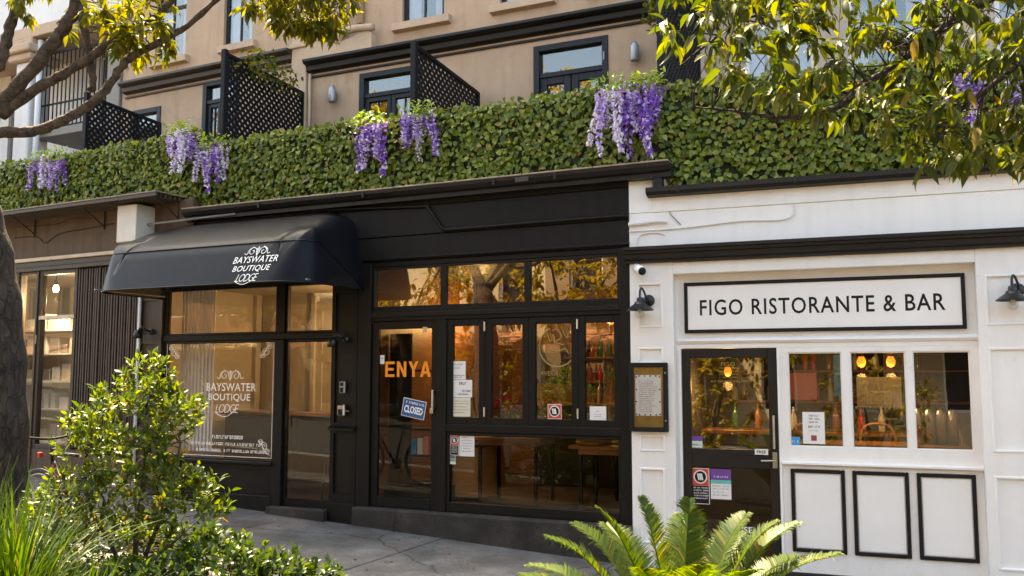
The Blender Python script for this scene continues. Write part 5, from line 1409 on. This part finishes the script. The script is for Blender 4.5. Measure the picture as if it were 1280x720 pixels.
# ================================================================== artificial hedge along the roof terrace
LEAFH = leaf_base(.066, .052, .35, .25, .9)
HB = pm('hedge_backing', (.02, .028, .01), .9, .3, 6, .3, 40)
def hedge(fr, s0, s1, z0, z1, label, dens=860):
    o = thing('hedge', label, 'hedge', fr, ((s0 + s1) / 2, .12, z0), 'leafy hedge panels along the roof terraces')
    MB().box(s0, s1, .115, .18, z0, z1 - .03).part('backing', HB, o)
    n = int((s1 - s0) * (z1 - z0) * dens)
    # jittered rows, so that the leaves overlap like the panels do
    x = rng.uniform(s0, s1, n); z = rng.uniform(z0 - .01, z1, n)
    wob = .012 * np.sin(x * 5.1) + .015 * np.sin(x * 1.7 + 1)
    y = .10 - rng.uniform(0, .055, n) + .02 * np.sin(x * 3.1 + z * 4)
    P = np.stack([x, y, z + wob * (z - z0) / (z1 - z0)], 1)
    D = np.stack([rng.normal(0, .55, n), -rng.uniform(.15, .7, n), rng.normal(-.55, .6, n)], 1)
    N = np.stack([rng.normal(0, .35, n), -np.ones(n), rng.uniform(.0, .8, n)], 1)
    M = orient(D, N, rng.uniform(.7, 1.15, n))
    # ragged top edge
    k = int((s1 - s0) * 70); xt = rng.uniform(s0, s1, k)
    Pt = np.stack([xt, .10 + rng.uniform(-.05, .09, k), z1 + .012 * np.sin(xt * 5.1) + .015 * np.sin(xt * 1.7 + 1) + rng.uniform(-.05, .01, k)], 1)
    Dt = np.stack([rng.normal(0, .7, k), rng.normal(-.2, .5, k), rng.uniform(.0, .9, k)], 1)
    Mt = orient(Dt, np.stack([rng.normal(0, .4, k), -np.ones(k), rng.normal(.3, .4, k)], 1), rng.uniform(.7, 1.1, k))
    foliage(o, np.vstack([P, Pt]), np.concatenate([M, Mt]), LEAFH, HEDGE)
hedge(L, -6.2, .62, 4.12, 4.99, 'green leaf hedge panel above the brown shop on the left')
hedge(E, -5.86, .36, 3.93, 4.84, 'green leaf hedge panel above the black fascia')
hedge(F, .38, 8.0, 3.60, 4.77, 'green leaf hedge panel above the white restaurant behind the branches')

# ================================================================== hanging wisteria
def strand_mesh(Ln, r0, mat, n):
    t = rng.uniform(0, 1, n) ** .85; a = rng.uniform(0, 6.28, n)
    r = r0 * (1 - .78 * t) * rng.uniform(.5, 1, n)
    P = np.stack([r * np.cos(a), r * np.sin(a), -Ln * t], 1)
    D = np.stack([np.cos(a), np.sin(a), rng.uniform(-.9, .3, n)], 1) + unit(n) * .5
    ph = rng.uniform(0, 6); P[:, 0] += .035 * np.sin(t * 3 + ph) * t; P[:, 1] += .02 * np.cos(t * 3 + ph) * t
    V, T = many(P, orient(D, unit(n), rng.uniform(.6, 1.15, n)), leaf_base(.034, .030, .5, .3, .9))
    me = tri_mesh(V, T); me.materials.append(mat); me.materials.append(FWHT); me.materials.append(FLIL)
    mi = np.where(rng.uniform(size=n) < .06 + .28 * (t > .7), 1, np.where(rng.uniform(size=n) < .25, 2, 0))
    me.polygons.foreach_set('material_index', np.repeat(mi, 8).astype(np.int32)); return me
STR = [strand_mesh(.46, .046, m_, 110) for m_ in (FPUR, FPUR, FLIL, FLIL, FWHT, FWHT)]
LEAFW = leaf_base(.085, .034, .3, .3, .5)
def wisteria(fr, s, z, w, drop, n, label, y=.01):
    o = thing('wisteria_bunch', label, 'flowers', fr, (s, y, z), 'wisteria bunches hanging over the hedge')
    n = int(n * 1.4)
    for i in range(n):
        c = bpy.data.objects.new('flower_strand', STR[random.choice((0, 1, 0, 2, 3, 4, 5, 4))]); COL.objects.link(c); c.parent = o
        u = (i + random.uniform(.1, .9)) / n - .5
        k = drop / .46 * random.uniform(.35, 1.08)
        c.location = (u * w, random.uniform(-.06, .03), random.uniform(-.12, .0))
        c.rotation_euler = (random.uniform(-.06, .1), u * .5 + random.uniform(-.22, .22), random.uniform(0, 6))
        c.scale = (1.05, 1.05, k); c['kind'] = 'stuff'
    m = int(75 * w / .4)
    P = np.stack([s + rng.uniform(-.5, .5, m) * w * 1.05, y + rng.uniform(-.08, .06, m), z + rng.uniform(-.09, .08, m)], 1)
    D = np.stack([rng.normal(0, .8, m), rng.normal(-.5, .5, m), rng.normal(.35, .6, m)], 1)
    foliage(o, P, orient(D, np.array([0, -.6, .8]) + unit(m) * .5, rng.uniform(.6, 1.1, m)), LEAFW, LIMEL, 0, 'foliage')
wisteria(L, -2.28, 4.98, .75, .50, 9, 'purple wisteria bunch at the far left under the tree branch')
wisteria(E, -5.97, 5.02, .46, .55, 8, 'lilac wisteria bunch left of the climbing plant screen', -.03)
wisteria(E, -5.50, 4.80, .44, .50, 8, 'deep purple wisteria bunch in front of the climbing plant screen')
wisteria(E, -3.10, 4.82, .40, .58, 8, 'left of the two wisteria bunches below the middle terrace door')
wisteria(E, -2.46, 4.84, .42, .58, 9, 'right of the two wisteria bunches, beside the middle lattice screen')
wisteria(E, .04, 4.82, .70, .78, 14, 'largest wisteria bunch, hanging above the corner of the white restaurant', -.04)
wisteria(F, 3.10, 4.66, .36, .55, 7, 'wisteria bunch half hidden by the right-hand branches')
wisteria(F, 3.62, 4.55, .36, .60, 7, 'wisteria bunch at the right edge behind the branches')

# ================================================================== trees
def nearest_twigs(mb, ends, nodes, r0=.008, r1=.003):
    nodes = np.array(nodes)
    for e in ends:
        d = np.linalg.norm(nodes - e, axis=1); i = int(np.argmin(d + .9 * np.maximum(0, e[2] - nodes[:, 2])))
        a = nodes[i]; mid = (a + e) / 2 + np.array([rng.normal(0, .04), rng.normal(0, .04), .06 * d[i] + rng.normal(0, .03)])
        mb.tube([tuple(q) for q in spline([a, mid, e], 3)], [r0 * (1 - .15 * k) for k in range(6)] + [r1], 5, False)
def limb(parent, pts, r0, r1, mat, nodes, name='branch', n=10):
    sp = spline(pts, 6); k = len(sp)
    # slight knobbliness
    rr = [r0 + (r1 - r0) * i / (k - 1) + r0 * .07 * math.sin(i * 1.9) for i in range(k)]
    rel = [p + Vector((rng.normal(0, r0 * .08), rng.normal(0, r0 * .08), rng.normal(0, r0 * .08))) for p in sp]
    nodes += [tuple(p) for p in rel[2:]]
    return MB().tube([tuple(p) for p in rel], rr, n).part(name, mat, parent, smooth=True)

LEAFT = leaf_base(.10, .030, .35, .35, .4)
lt = thing('street_tree', 'tree with dark trunk and bare limbs reaching in from the left edge', 'tree', W, (-3.85, 7.0, gz(-3.85, 7)), 'street trees on the near verge')
z0 = gz(-3.85, 7.0) - .1
nodes = []
tr_pts = [(-3.80, 7.02, z0), (-3.82, 7.0, z0 + .5), (-3.86, 7.0, 1.5), (-3.93, 6.98, 2.3), (-4.03, 6.95, 2.9), (-4.15, 6.9, 3.3)]
sp = spline(tr_pts, 8)
MB().tube([tuple(p) for p in sp], [.27 - .08 * min(1, i / 14) + .01 * math.sin(i * 1.3) - (.035 * max(0, i - 24) / 14) for i in range(len(sp))], 28).part('trunk', BARK2, lt, smooth=True)
limb(lt, [(-4.10, 6.9, 3.2), (-3.86, 6.6, 3.62), (-3.66, 6.5, 3.85), (-3.42, 6.5, 4.15), (-3.26, 6.5, 4.4), (-3.19, 6.5, 4.6), (-3.05, 6.4, 5.3), (-2.8, 6.3, 6.0)], .058, .035, BARK1, nodes)
limb(lt, [(-3.72, 6.55, 3.74), (-3.45, 6.5, 3.92), (-3.22, 6.5, 4.05), (-2.97, 6.5, 4.23), (-2.76, 6.5, 4.38), (-2.55, 6.5, 4.52), (-2.2, 6.4, 4.9), (-1.8, 6.3, 5.3)], .042, .02, BARK1, nodes)
limb(lt, [(-4.08, 6.9, 3.05), (-3.9, 6.65, 3.58), (-3.70, 6.5, 3.60), (-3.45, 6.48, 3.60), (-3.235, 6.45, 3.665), (-3.06, 6.45, 3.77), (-2.94, 6.45, 3.88), (-2.82, 6.45, 4.06), (-2.72, 6.45, 4.16), (-2.39, 6.45, 4.345), (-2.14, 6.45, 4.58), (-1.85, 6.4, 4.82), (-1.5, 6.35, 4.85), (-1.2, 6.3, 4.75)], .046, .012, BARK1, nodes)
limb(lt, [(-4.12, 6.9, 3.25), (-3.84, 6.55, 3.95), (-3.72, 6.5, 4.12), (-3.68, 6.5, 4.3), (-3.62, 6.5, 4.6), (-3.6, 6.6, 5.4), (-3.4, 6.7, 6.2)], .05, .028, BARK1, nodes)
limb(lt, [(-3.19, 6.5, 4.6), (-3.12, 6.55, 4.30), (-3.06, 6.55, 3.98), (-3.08, 6.55, 3.93)], .03, .022, BARK1, nodes)
limb(lt, [(-4.12, 6.9, 3.2), (-4.6, 7.0, 4.2), (-4.9, 7.2, 5.2), (-5.2, 7.4, 6.2)], .10, .04, BARK1, nodes)
limb(lt, [(-4.12, 6.85, 3.2), (-4.3, 6.0, 4.3), (-4.2, 5.0, 5.2), (-4.0, 4.2, 5.9)], .09, .035, BARK1, nodes)
limb(lt, [(-3.05, 6.4, 5.3), (-2.4, 5.8, 5.6), (-1.7, 5.2, 5.8)], .04, .02, BARK1, nodes)
ends = []
def sprinkle(n, xr, yr, zr): 
    return np.stack([rng.uniform(*xr, n), rng.uniform(*yr, n), rng.uniform(*zr, n)], 1)
ends.append(sprinkle(44, (-3.1, -2.45), (6.25, 6.75), (4.18, 4.62)))
ends.append(sprinkle(70, (-1.85, -1.12), (6.1, 6.6), (4.34, 4.80)))
ends.append(sprinkle(14, (-1.6, -1.2), (6.2, 6.5), (4.26, 4.4)))
ends.append(sprinkle(12, (-3.7, -3.2), (6.3, 6.8), (4.45, 4.8)))
ends.append(sprinkle(60, (-3.9, -1.2), (5.6, 6.9), (4.85, 6.3)))
ends.append(sprinkle(90, (-5.6, -3.4), (4.0, 7.2), (4.8, 6.8)))
ends = np.vstack(ends)
m = MB(); nearest_twigs(m, ends, nodes); m.part('twigs', BARK1, lt, kind='stuff')
ax = np.tile(np.array([0.05, 0, -.35]), (len(ends), 1)) + unit(len(ends)) * .3
P, M = rosettes(ends, 12, ax, .95, .12, .1)
foliage(lt, P, M, LEAFT, TREEL2, 160, 'crown')

rt = thing('street_tree', 'leafy tree overhanging the top right corner with hanging pointed leaves', 'tree', W, (3.75, 4.4, gz(3.75, 4.4)), 'street trees on the near verge')
nodes = []
zz = gz(3.75, 4.4) - .1
MB().tube([tuple(p) for p in spline([(3.75, 4.4, zz), (3.74, 4.4, 1.0), (3.68, 4.38, 2.0), (3.6, 4.35, 2.8)], 6)], [.2 - .004 * i for i in range(19)], 20).part('trunk', BARK2, rt, smooth=True)
limb(rt, [(3.62, 4.35, 2.7), (3.1, 4.3, 3.5), (2.6, 4.25, 3.75), (2.2, 4.2, 3.6), (1.92, 4.2, 3.39), (1.70, 4.2, 3.24), (1.5, 4.2, 3.09), (1.30, 4.2, 3.05), (1.05, 4.2, 3.08), (.85, 4.2, 3.10)], .034, .004, BARK2, nodes)
limb(rt, [(3.62, 4.35, 2.75), (3.0, 4.1, 3.3), (2.5, 4.0, 3.35), (2.15, 4.0, 3.15), (1.9, 4.0, 2.95), (1.75, 4.0, 2.85)], .024, .004, BARK2, nodes)
limb(rt, [(2.6, 4.25, 3.75), (2.0, 4.3, 3.95), (1.5, 4.4, 3.85), (1.1, 4.5, 3.6), (.85, 4.55, 3.42)], .02, .004, BARK2, nodes)
limb(rt, [(3.6, 4.35, 2.8), (3.7, 4.3, 4.2), (3.3, 4.2, 5.3), (2.8, 4.2, 6.0)], .10, .03, BARK2, nodes)
limb(rt, [(3.1, 4.3, 3.5), (2.4, 3.8, 4.4), (1.7, 3.6, 4.6)], .05, .015, BARK2, nodes)
limb(rt, [(2.5, 4.0, 3.35), (2.3, 3.9, 3.0), (2.25, 3.9, 2.75)], .015, .005, BARK2, nodes)
C = []
while len(C) < 400:
    X = rng.uniform(.72, 2.75); Yv = rng.uniform(3.75, 4.7)
    k = Yv / 4.2
    zb = np.interp(X, [.72, 1.0, 1.34, 1.7, 2.0, 2.4, 2.8], [3.42, 3.22, 3.08, 2.98, 2.86, 2.82, 2.8])
    Z = zb + rng.uniform(0, 1) ** 1.0 * (3.85 - zb)
    if rng.uniform() > .45 + .55 * (X - .72) / 1.6 + .2 * (Z > 3.4): continue
    C.append((X * k, Yv, 1.85 + (Z - 1.85) * k))
C = np.array(C)
C = np.vstack([C, sprinkle(70, (1.2, 4.6), (3.4, 5.2), (3.95, 5.6)), sprinkle(30, (2.7, 4.4), (3.4, 5.0), (2.9, 3.9)),
               np.array([(1.96, 4.1, 2.86), (1.84, 4.05, 2.80), (2.30, 4.0, 2.80), (2.42, 4.0, 2.76), (1.72, 4.1, 2.98)])])
m = MB(); nearest_twigs(m, C, nodes, .005, .002); m.part('twigs', BARK2, rt, kind='stuff')
ax = np.tile(np.array([-.2, 0, -.55]), (len(C), 1)) + unit(len(C)) * .55
P, M = rosettes(C, 8, ax, .8, .12, .1, .4)
foliage(rt, P, M, leaf_base(.09, .029, .35, .3, .45), TREEL, 300, 'crown')

# ================================================================== shrubs and ground plants
def lobes_shell(lobes):
    Pn, Dn = [], []
    for (c, r, n) in lobes:
        u = unit(n); u[:, 2] = np.where(u[:, 2] < -.5, -u[:, 2], u[:, 2])
        rad = rng.uniform(.55, 1.05, n) ** .6
        Pn.append(np.array(c) + u * np.array(r) * rad[:, None]); Dn.append(u)
    return np.vstack(Pn), np.vstack(Dn)
def shrub(name, label, cat, base, lobes, leaf, mat, per, singles, stems, spread=.55, up=.7, size=.07):
    z = gz(base[0], base[1]) - .03
    o = thing(name, label, cat, W, (base[0], base[1], z))
    nodes = []
    for pts, r0, r1 in stems: limb(o, [(base[0], base[1], z)] + pts, r0, r1, BARK1, nodes, 'stem', 8)
    C, D = lobes_shell(lobes)
    m = MB(); nearest_twigs(m, C[::3], nodes, .004, .0015); m.part('twigs', BARK1, o, kind='stuff')
    # shoots: leaves set along a short upright twig
    Pk, Mk = [], []
    ax = D * .7 + np.array([0, 0, up]); ax /= np.linalg.norm(ax, axis=1, keepdims=True)
    for k in range(per):
        t = k / per
        Dk = ax * (.25 + .75 * t) + unit(len(C)) * spread
        Pk.append(C + ax * size * 1.5 * (t - .3) + unit(len(C)) * .008)
        Mk.append(orient(Dk, ax + unit(len(C)) * .35, rng.uniform(.65, 1.15, len(C))))
    foliage(o, np.vstack(Pk), np.concatenate(Mk), leaf, mat, singles, 'crown')
    return o
shrub('shrub', 'tall glossy green shrub with sunlit yellow-green tips before the guest house window', 'shrub', (-2.6, 6.5),
      [((-2.64, 6.5, 1.50), (.36, .36, .30), 100), ((-2.56, 6.5, 1.80), (.14, .14, .17), 26), ((-2.38, 6.45, 1.50), (.20, .26, .25), 42), ((-2.95, 6.5, 1.36), (.22, .28, .22), 45),
       ((-2.45, 6.35, 1.02), (.42, .40, .22), 95), ((-2.18, 6.3, .97), (.24, .3, .20), 55), ((-2.92, 6.3, .98), (.30, .3, .22), 60), ((-2.65, 6.3, .62), (.55, .5, .25), 90), ((-2.6, 6.4, 1.25), (.3, .3, .2), 60)],
      leaf_base(.066, .027, .4, .2, .55), SHRUBL, 8, 220,
      [([(-2.6, 6.5, .7), (-2.56, 6.5, 1.2), (-2.56, 6.5, 1.7)], .028, .008), ([(-2.5, 6.4, .6), (-2.35, 6.4, 1.0), (-2.28, 6.4, 1.4)], .02, .007), ([(-2.7, 6.45, .6), (-2.9, 6.4, 1.0), (-2.95, 6.45, 1.35)], .02, .007), ([(-2.5, 6.3, .5), (-2.2, 6.3, .8)], .015, .006)])
shrub('shrub', 'low dense dark green bush spreading over the pavement edge', 'shrub', (-1.85, 6.0),
      [((-1.85, 6.0, .50), (.42, .36, .27), 180), ((-1.52, 6.05, .46), (.28, .32, .22), 105), ((-2.25, 5.85, .46), (.38, .36, .24), 130), ((-1.28, 6.15, .42), (.16, .2, .18), 40), ((-2.0, 5.8, .3), (.6, .4, .25), 80), ((-2.6, 6.0, .38), (.45, .4, .26), 120)],
      leaf_base(.06, .03, .35, .15, .7), LOWL, 7, 150,
      [([(-1.85, 6.0, .3), (-1.8, 6.0, .6)], .018, .006), ([(-1.7, 6.0, .2), (-1.45, 6.05, .45)], .014, .005), ([(-2.0, 5.95, .25), (-2.25, 5.9, .5)], .014, .005)], .6, .5)
shrub('shrub', 'low leafy bush added behind the tall shrub to cover sunlit paving', 'shrub', (-2.7, 6.95),  # added bush, hides bright paving where tree shade should fall
      [((-2.7, 6.95, .48), (.75, .3, .30), 170), ((-2.2, 6.8, .42), (.4, .3, .26), 70)], leaf_base(.06, .03, .35, .15, .7), LOWL, 7, 0,
      [([(-2.7, 6.95, .4), (-2.7, 6.95, .6)], .014, .005)], .6, .5)
shrub('shrub', 'loose pale shrub behind the strap-leaved grass beside the bicycle', 'shrub', (-3.15, 6.3),
      [((-3.1, 6.3, .75), (.25, .25, .2), 40), ((-3.0, 6.2, .55), (.3, .25, .2), 40)], leaf_base(.08, .022, .4, .2, .4), SHRUBL, 7, 40,
      [([(-3.12, 6.3, .4), (-3.1, 6.3, .8)], .012, .005)], .6, .6)

def strap_clump(bx, by, n, ln, label, lean=(0, 0)):
    z = gz(bx, by) - .02
    o = thing('strap_grass', label, 'grass clump', W, (bx, by, z), 'strap-leaved grass clumps at the lower left')
    V, T = [], []
    for i in range(n):
        a = rng.uniform(0, 6.28); out = rng.uniform(.12, .75); L_ = ln * rng.uniform(.65, 1.1)
        dx, dy = math.cos(a) + lean[0], math.sin(a) + lean[1]
        sx, sy = bx + rng.normal(0, .07), by + rng.normal(0, .07)
        w = rng.uniform(.006, .012); seg = 7; k0 = len(V)
        for j in range(seg + 1):
            t = j / seg
            hx = out * L_ * (t ** 1.6) * .75; hz = L_ * (t - .30 * out * t ** 2.6 * 1.6)
            ww = w * (1 - t ** 2.2) + .0006
            px, py = -dy, dx
            V.append((sx + dx * hx - px * ww - bx, sy + dy * hx - py * ww - by, hz)); V.append((sx + dx * hx + px * ww - bx, sy + dy * hx + py * ww - by, hz + .002))
            if j < seg:
                q = k0 + 2 * j; T += [(q, q + 1, q + 3), (q, q + 3, q + 2)]
    me = tri_mesh(np.array(V), np.array(T)); me.materials.append(GRASSM)
    c = bpy.data.objects.new('blades', me); COL.objects.link(c); c.parent = o; c['kind'] = 'stuff'
strap_clump(-2.85, 5.4, 280, 1.25, 'large strap-leaved grass clump in the lower left corner')
strap_clump(-2.35, 5.2, 170, .85, 'strap-leaved grass clump in front of the tall shrub', (.3, 0))
strap_clump(-3.25, 5.75, 190, 1.28, 'strap-leaved grass clump at the foot of the left trunk')
strap_clump(-2.6, 5.0, 150, .75, 'low strap-leaved grass clump nearest the viewer')

# cycad
cx, cyy = .92, 5.2
czg = gz(cx, cyy)
cyc = thing('cycad', 'cycad with a crown of stiff feathery fronds before the restaurant door', 'cycad', W, (cx, cyy, czg))
MB().lathe([(.16, 0), (.17, .08), (.14, .16), (.08, .22), (.03, .25), (0, .25)], (cx, cyy, czg - .05), 18).part('trunk', BARK2, cyc, smooth=True)
tips = [(.08, .05, 1.17, .9), (-.20, .12, 1.17, .9), (-.47, -.02, 1.13, 1), (-.58, .28, 1.0, 1), (-.76, .0, .97, 1), (-.90, -.18, .80, 1), (-.62, -.42, .82, 1),
        (.44, .18, 1.07, .95), (.56, -.05, 1.06, 1), (.72, .1, 1.03, 1), (.88, -.12, .90, 1), (.72, -.42, .78, 1), (.02, -.55, .92, .9), (.30, -.55, .9, 1), (-.28, -.52, .90, 1),
        (.15, .65, 1.0, 1), (-.35, .6, .95, 1), (.5, .6, .9, 1), (.8, .35, .8, 1), (-.85, .35, .75, 1)]
for (tx, ty, tz, _) in tips:
    base = Vector((cx + tx * .10, cyy + ty * .10, .10)); tip = Vector((cx + tx * .96, cyy + ty, tz - .01))
    hor = Vector((tx, ty, 0)); hl = hor.length
    c1 = base + Vector((tx * .20, ty * .20, (tz - .1) * .40 + .03)); c2 = base + Vector((tx * .56, ty * .56, (tz - .1) * .78 + .06 * hl + .01))
    sp = spline([base, c1, c2, tip], 12); n = len(sp)
    st = MB().tube([tuple(p) for p in sp], [.008 - .006 * i / (n - 1) for i in range(n)], 5).part('frond', CYC, cyc)
    V, T = [], []
    K = 108; o3 = Vector((cx, cyy, czg))
    for k in range(K):
        t = .22 + .78 * k / (K - 1); f = t * (n - 1); i = min(int(f), n - 2); p = sp[i].lerp(sp[i + 1], f - i)
        tan = (sp[min(i + 2, n - 1)] - sp[max(i - 1, 0)]).normalized()
        side = tan.cross(Vector((0, 0, 1)))
        if side.length < .15: side = tan.cross(Vector((hor.x, hor.y, .1)))
        side.normalize(); nor = side.cross(tan).normalized()
        ll = .22 * (math.sin(math.pi * min(1, .18 + t * .82)) ** .7) * (.45 + .55 * (1 - t)) + .045
        for sg in (-1, 1):
            if rng.uniform() < .035: continue
            d = (side * sg * .9 + tan * .55 + nor * (.28 + rng.normal(0, .05))).normalized()
            e = p + d * ll * rng.uniform(.85, 1.06) - Vector((0, 0, .012 + (.05 * ll / .2 if rng.uniform() < .06 else 0))) + tan * rng.normal(0, .006)
            wv = tan * .0056; mid = p + d * ll * .5 + nor * .004
            k0 = len(V)
            V += [p - wv - o3, p + wv - o3, mid + wv - o3, e - o3, mid - wv - o3]
            T += [(k0, k0 + 1, k0 + 2), (k0, k0 + 2, k0 + 4), (k0 + 4, k0 + 2, k0 + 3)]
    me = tri_mesh(np.array([tuple(v) for v in V]), np.array(T)); me.materials.append(CYC)
    c = bpy.data.objects.new('leaflets', me); COL.objects.link(c); c.parent = st; c['kind'] = 'stuff'

# plants on the terrace
def terrace_plant(fr, s, y, z, r, n, label):
    o = thing('climbing_plant', label, 'plant', fr, (s, y, z - r[2]))
    MB().tube([(s, y, z - r[2]), (s + .03, y, z), (s - .02, y, z + r[2] * .8)], .01, 6).part('stem', BARK2, o)
    u = unit(n) * np.array(r) * rng.uniform(.4, 1, (n, 1)); P = np.array([s, y, z]) + u
    foliage(o, P, orient(unit(n) + np.array([0, 0, -.2]), unit(n) + np.array([0, -.5, .8]), rng.uniform(.7, 1.2, n)), leaf_base(.075, .04, .3, .2, .6), TREEL, 0, 'foliage')
terrace_plant(E, -5.38, .95, 6.0, (.12, .75, .28), 230, 'climbing plant straggling over the lattice screen above the awning')
terrace_plant(E, .12, .9, 5.9, (.22, .3, .4), 240, 'dark bushy plant against the tall lattice screen on the right')

# ================================================================== far side of the street, mirrored in the glass
def far_house(s0, s1, h, mat, label, floors):
    o = thing('house', label, 'house', E, ((s0 + s1) / 2, -17, 0), 'houses across the street')
    holes = []
    n = max(2, int((s1 - s0) / 2.2)); w = (s1 - s0) / n
    for fl in range(floors):
        for i in range(n):
            a = s0 + w * (i + .3); holes.append((a, a + w * .4, .9 + 3.1 * fl, 2.7 + 3.1 * fl))
    MB().wall(s0, s1, -1.2, h, -16.9, -16.6, holes).part('wall', mat, o)
    for (a, b2, c, d) in holes:
        f = MB().frame(a, b2, c, d, .07, -16.8, -16.7).part('window', WHT2, o); MB().box(a + .07, b2 - .07, -16.78, -16.76, c + .07, d - .07).part('pane', NAVY, f)
    MB().box(s0, s1, -16.6, -16.3, h - .5, h - .2, .02).part('cornice', CREAMW, o)
    MB().box(s0, s1, -26, -16.5, h, h + .2).part('roof', OPPT, o)
    MB().prism([(-16.6, 3.2), (-15.0, 2.8), (-15.0, 2.72), (-16.6, 3.1)], s0 + .3, s1 - .3).part('shop_awning', OPPT if mat is not OPPT else OPPC, o)
far_house(-44, -33, 7.5, OPPB, 'brown house across the street, farthest left, seen only in reflections', 2)
far_house(-33, -24, 9.0, OPPC, 'tall cream house across the street left of the terracotta one', 2)
far_house(-24, -17, 6.5, OPPT, 'terracotta house across the street seen in reflections', 2)
far_house(-17, -8, 8.5, OPPC, 'wide cream house across the street facing the cafe', 2)
far_house(-8, 0, 7.0, OPPB, 'brown house across the street behind the viewer', 2)
far_house(0, 9, 8.0, OPPC, 'cream house across the street facing the restaurant', 2)
far_house(9, 18, 7.0, OPPT, 'terracotta house across the street at the far right', 2)
LEAFF = leaf_base(.20, .09, .3, .2, .5)
for i, (s, d, h) in enumerate(((-16.5, 13.9, 6.2), (-11.2, 13.8, 5.8), (-6.2, 13.7, 6.2), (1.2, 13.8, 6.0), (-23, 13.8, 6))):
    wpt = E.w(s, -d, 0); zb = gz(wpt.x, wpt.y) - .1
    o = thing('street_tree', ['second', 'third', 'fourth', 'fifth', 'first'][i] + ' tree from the left across the street, seen in reflections', 'tree', W, (wpt.x, wpt.y, zb), 'street trees across the road')
    nodes = []
    MB().tube([(wpt.x, wpt.y, zb), (wpt.x + .1, wpt.y, zb + 1.5), (wpt.x, wpt.y + .1, zb + 3)], [.2, .16, .13], 10).part('trunk', BARK1, o, smooth=True)
    for k in range(6):
        a = k * 1.05 + i; limb(o, [(wpt.x, wpt.y, zb + 2.3), (wpt.x + .8 * math.cos(a), wpt.y + .8 * math.sin(a), zb + 3.4), (wpt.x + 1.9 * math.cos(a), wpt.y + 1.9 * math.sin(a), zb + 4.6)], .08, .02, BARK1, nodes, n=7)
    n = 330; u = unit(n); Cc = np.array([wpt.x, wpt.y, zb + h * .72]) + u * np.array([2.6, 2.6, 2.0]) * (rng.uniform(.15, 1, n) ** .45)[:, None]
    P, M = rosettes(Cc, 9, u * .6 + np.array([0, 0, -.2]), .8, .35)
    foliage(o, P, M, LEAFF, TREEG, 0, 'crown')

for i, (s, d, r, h) in enumerate(((-19, 14.4, 1.6, 2.6), (-13.6, 14.6, 1.5, 2.4), (-9.0, 14.3, 1.4, 2.7), (-4.3, 14.4, 1.5, 2.3), (-.6, 14.4, 1.6, 2.8), (3.3, 14.5, 1.5, 2.5))):
    wpt = E.w(s, -d, 0); zb = gz(wpt.x, wpt.y) - .1
    o = thing('shrub', 'golden shrub across the street, ' + ORD[i] + ' from the left in the reflections', 'shrub', W, (wpt.x, wpt.y, zb), 'shrubs across the road')
    for k in range(4): MB().tube([(wpt.x, wpt.y, zb), (wpt.x + .5 * math.cos(k * 1.6), wpt.y + .5 * math.sin(k * 1.6), zb + h * .6)], [.05, .02], 6).part('stem', BARK1, o)
    n = 130; u = unit(n); Cc = np.array([wpt.x, wpt.y, zb + h * .5]) + u * np.array([r, r * .8, h * .5]) * (rng.uniform(.2, 1, n) ** .4)[:, None]
    P, M = rosettes(Cc, 9, u * .6, .9, .3)
    foliage(o, P, M, leaf_base(.16, .075, .3, .2, .5), TREEG, 0, 'crown')
for i, (s, d, h) in enumerate(((-31, 23, 14.5), (-20, 22, 13.5), (-12.5, 22, 14), (-5.5, 23, 13.5))):
    wpt = E.w(s, -d, 0); zb = gz(wpt.x, wpt.y) - .1
    o = thing('tall_tree', 'tall tree rising behind the houses across the street, ' + ORD[i] + ' from the left in the reflections', 'tree', W, (wpt.x, wpt.y, zb), 'tall trees behind the far houses')
    MB().tube([(wpt.x, wpt.y, zb), (wpt.x + .2, wpt.y, zb + 5), (wpt.x, wpt.y + .1, zb + 10)], [.4, .3, .15], 10).part('trunk', BARK1, o, smooth=True)
    n = 330; u = unit(n); Cc = np.array([wpt.x, wpt.y, zb + h * .75]) + u * np.array([4.2, 3.5, h * .27]) * (rng.uniform(.2, 1, n) ** .4)[:, None]
    P, M = rosettes(Cc, 9, u * .6, .9, .6)
    foliage(o, P, M, leaf_base(.34, .16, .3, .2, .5), TREEG, 0, 'crown')
for (s, side) in FLOWER_POTS:
    o = thing('flower_pot', f'{side} of the three pots of red flowers behind the folding windows', 'flower pot', E, (s, .3, 1.366), 'red flower pots on the cafe ledge')
    MB().lathe([(0, 0), (.035, 0), (.05, .08), (.052, .085), (.045, .085), (0, .08)], (s, .3, 1.366), 14).part('pot', POT, o, smooth=True)
    n = 60; P = np.array([s, .3, 1.53]) + unit(n) * np.array([.10, .07, .08])
    foliage(o, P, orient(unit(n), unit(n), rng.uniform(.6, 1.2, n)), leaf_base(.05, .04, .4, .2, .8), REDF, 0, 'flowers')
    foliage(o, P - np.array([0, 0, .04]), orient(unit(n), unit(n), rng.uniform(.6, 1.2, n)), leaf_base(.06, .025, .4, .2, .6), LOWL, 0, 'leaves')
# a few dry leaves blown against the plinth and over the paving
n = 150
sx = rng.uniform(-4.6, 1.2, n); dd = np.abs(rng.normal(0, 1.0, n)) + .08
P = np.array([tuple(E.w(a, -b, .03 - .05 * a + .006)) for a, b in zip(sx, dd)])
D = np.stack([rng.normal(0, 1, n), rng.normal(0, 1, n), rng.normal(0, .08, n)], 1)
ll = thing('leaf_litter', 'dry fallen leaves scattered over the pavement', 'leaves', W, (0, 9, 0), kind='stuff')
foliage(ll, P, orient(D, np.array([0, 0, 1.0]) + unit(n) * .15, rng.uniform(.25, .6, n)), leaf_base(.09, .04, .4, .1, .5), leaf_mat('dry_leaf', [(.2, .1, .03), (.3, .2, .06), (.12, .06, .025)], .1, .7, gloss=.2), 0, 'fallen_leaves')
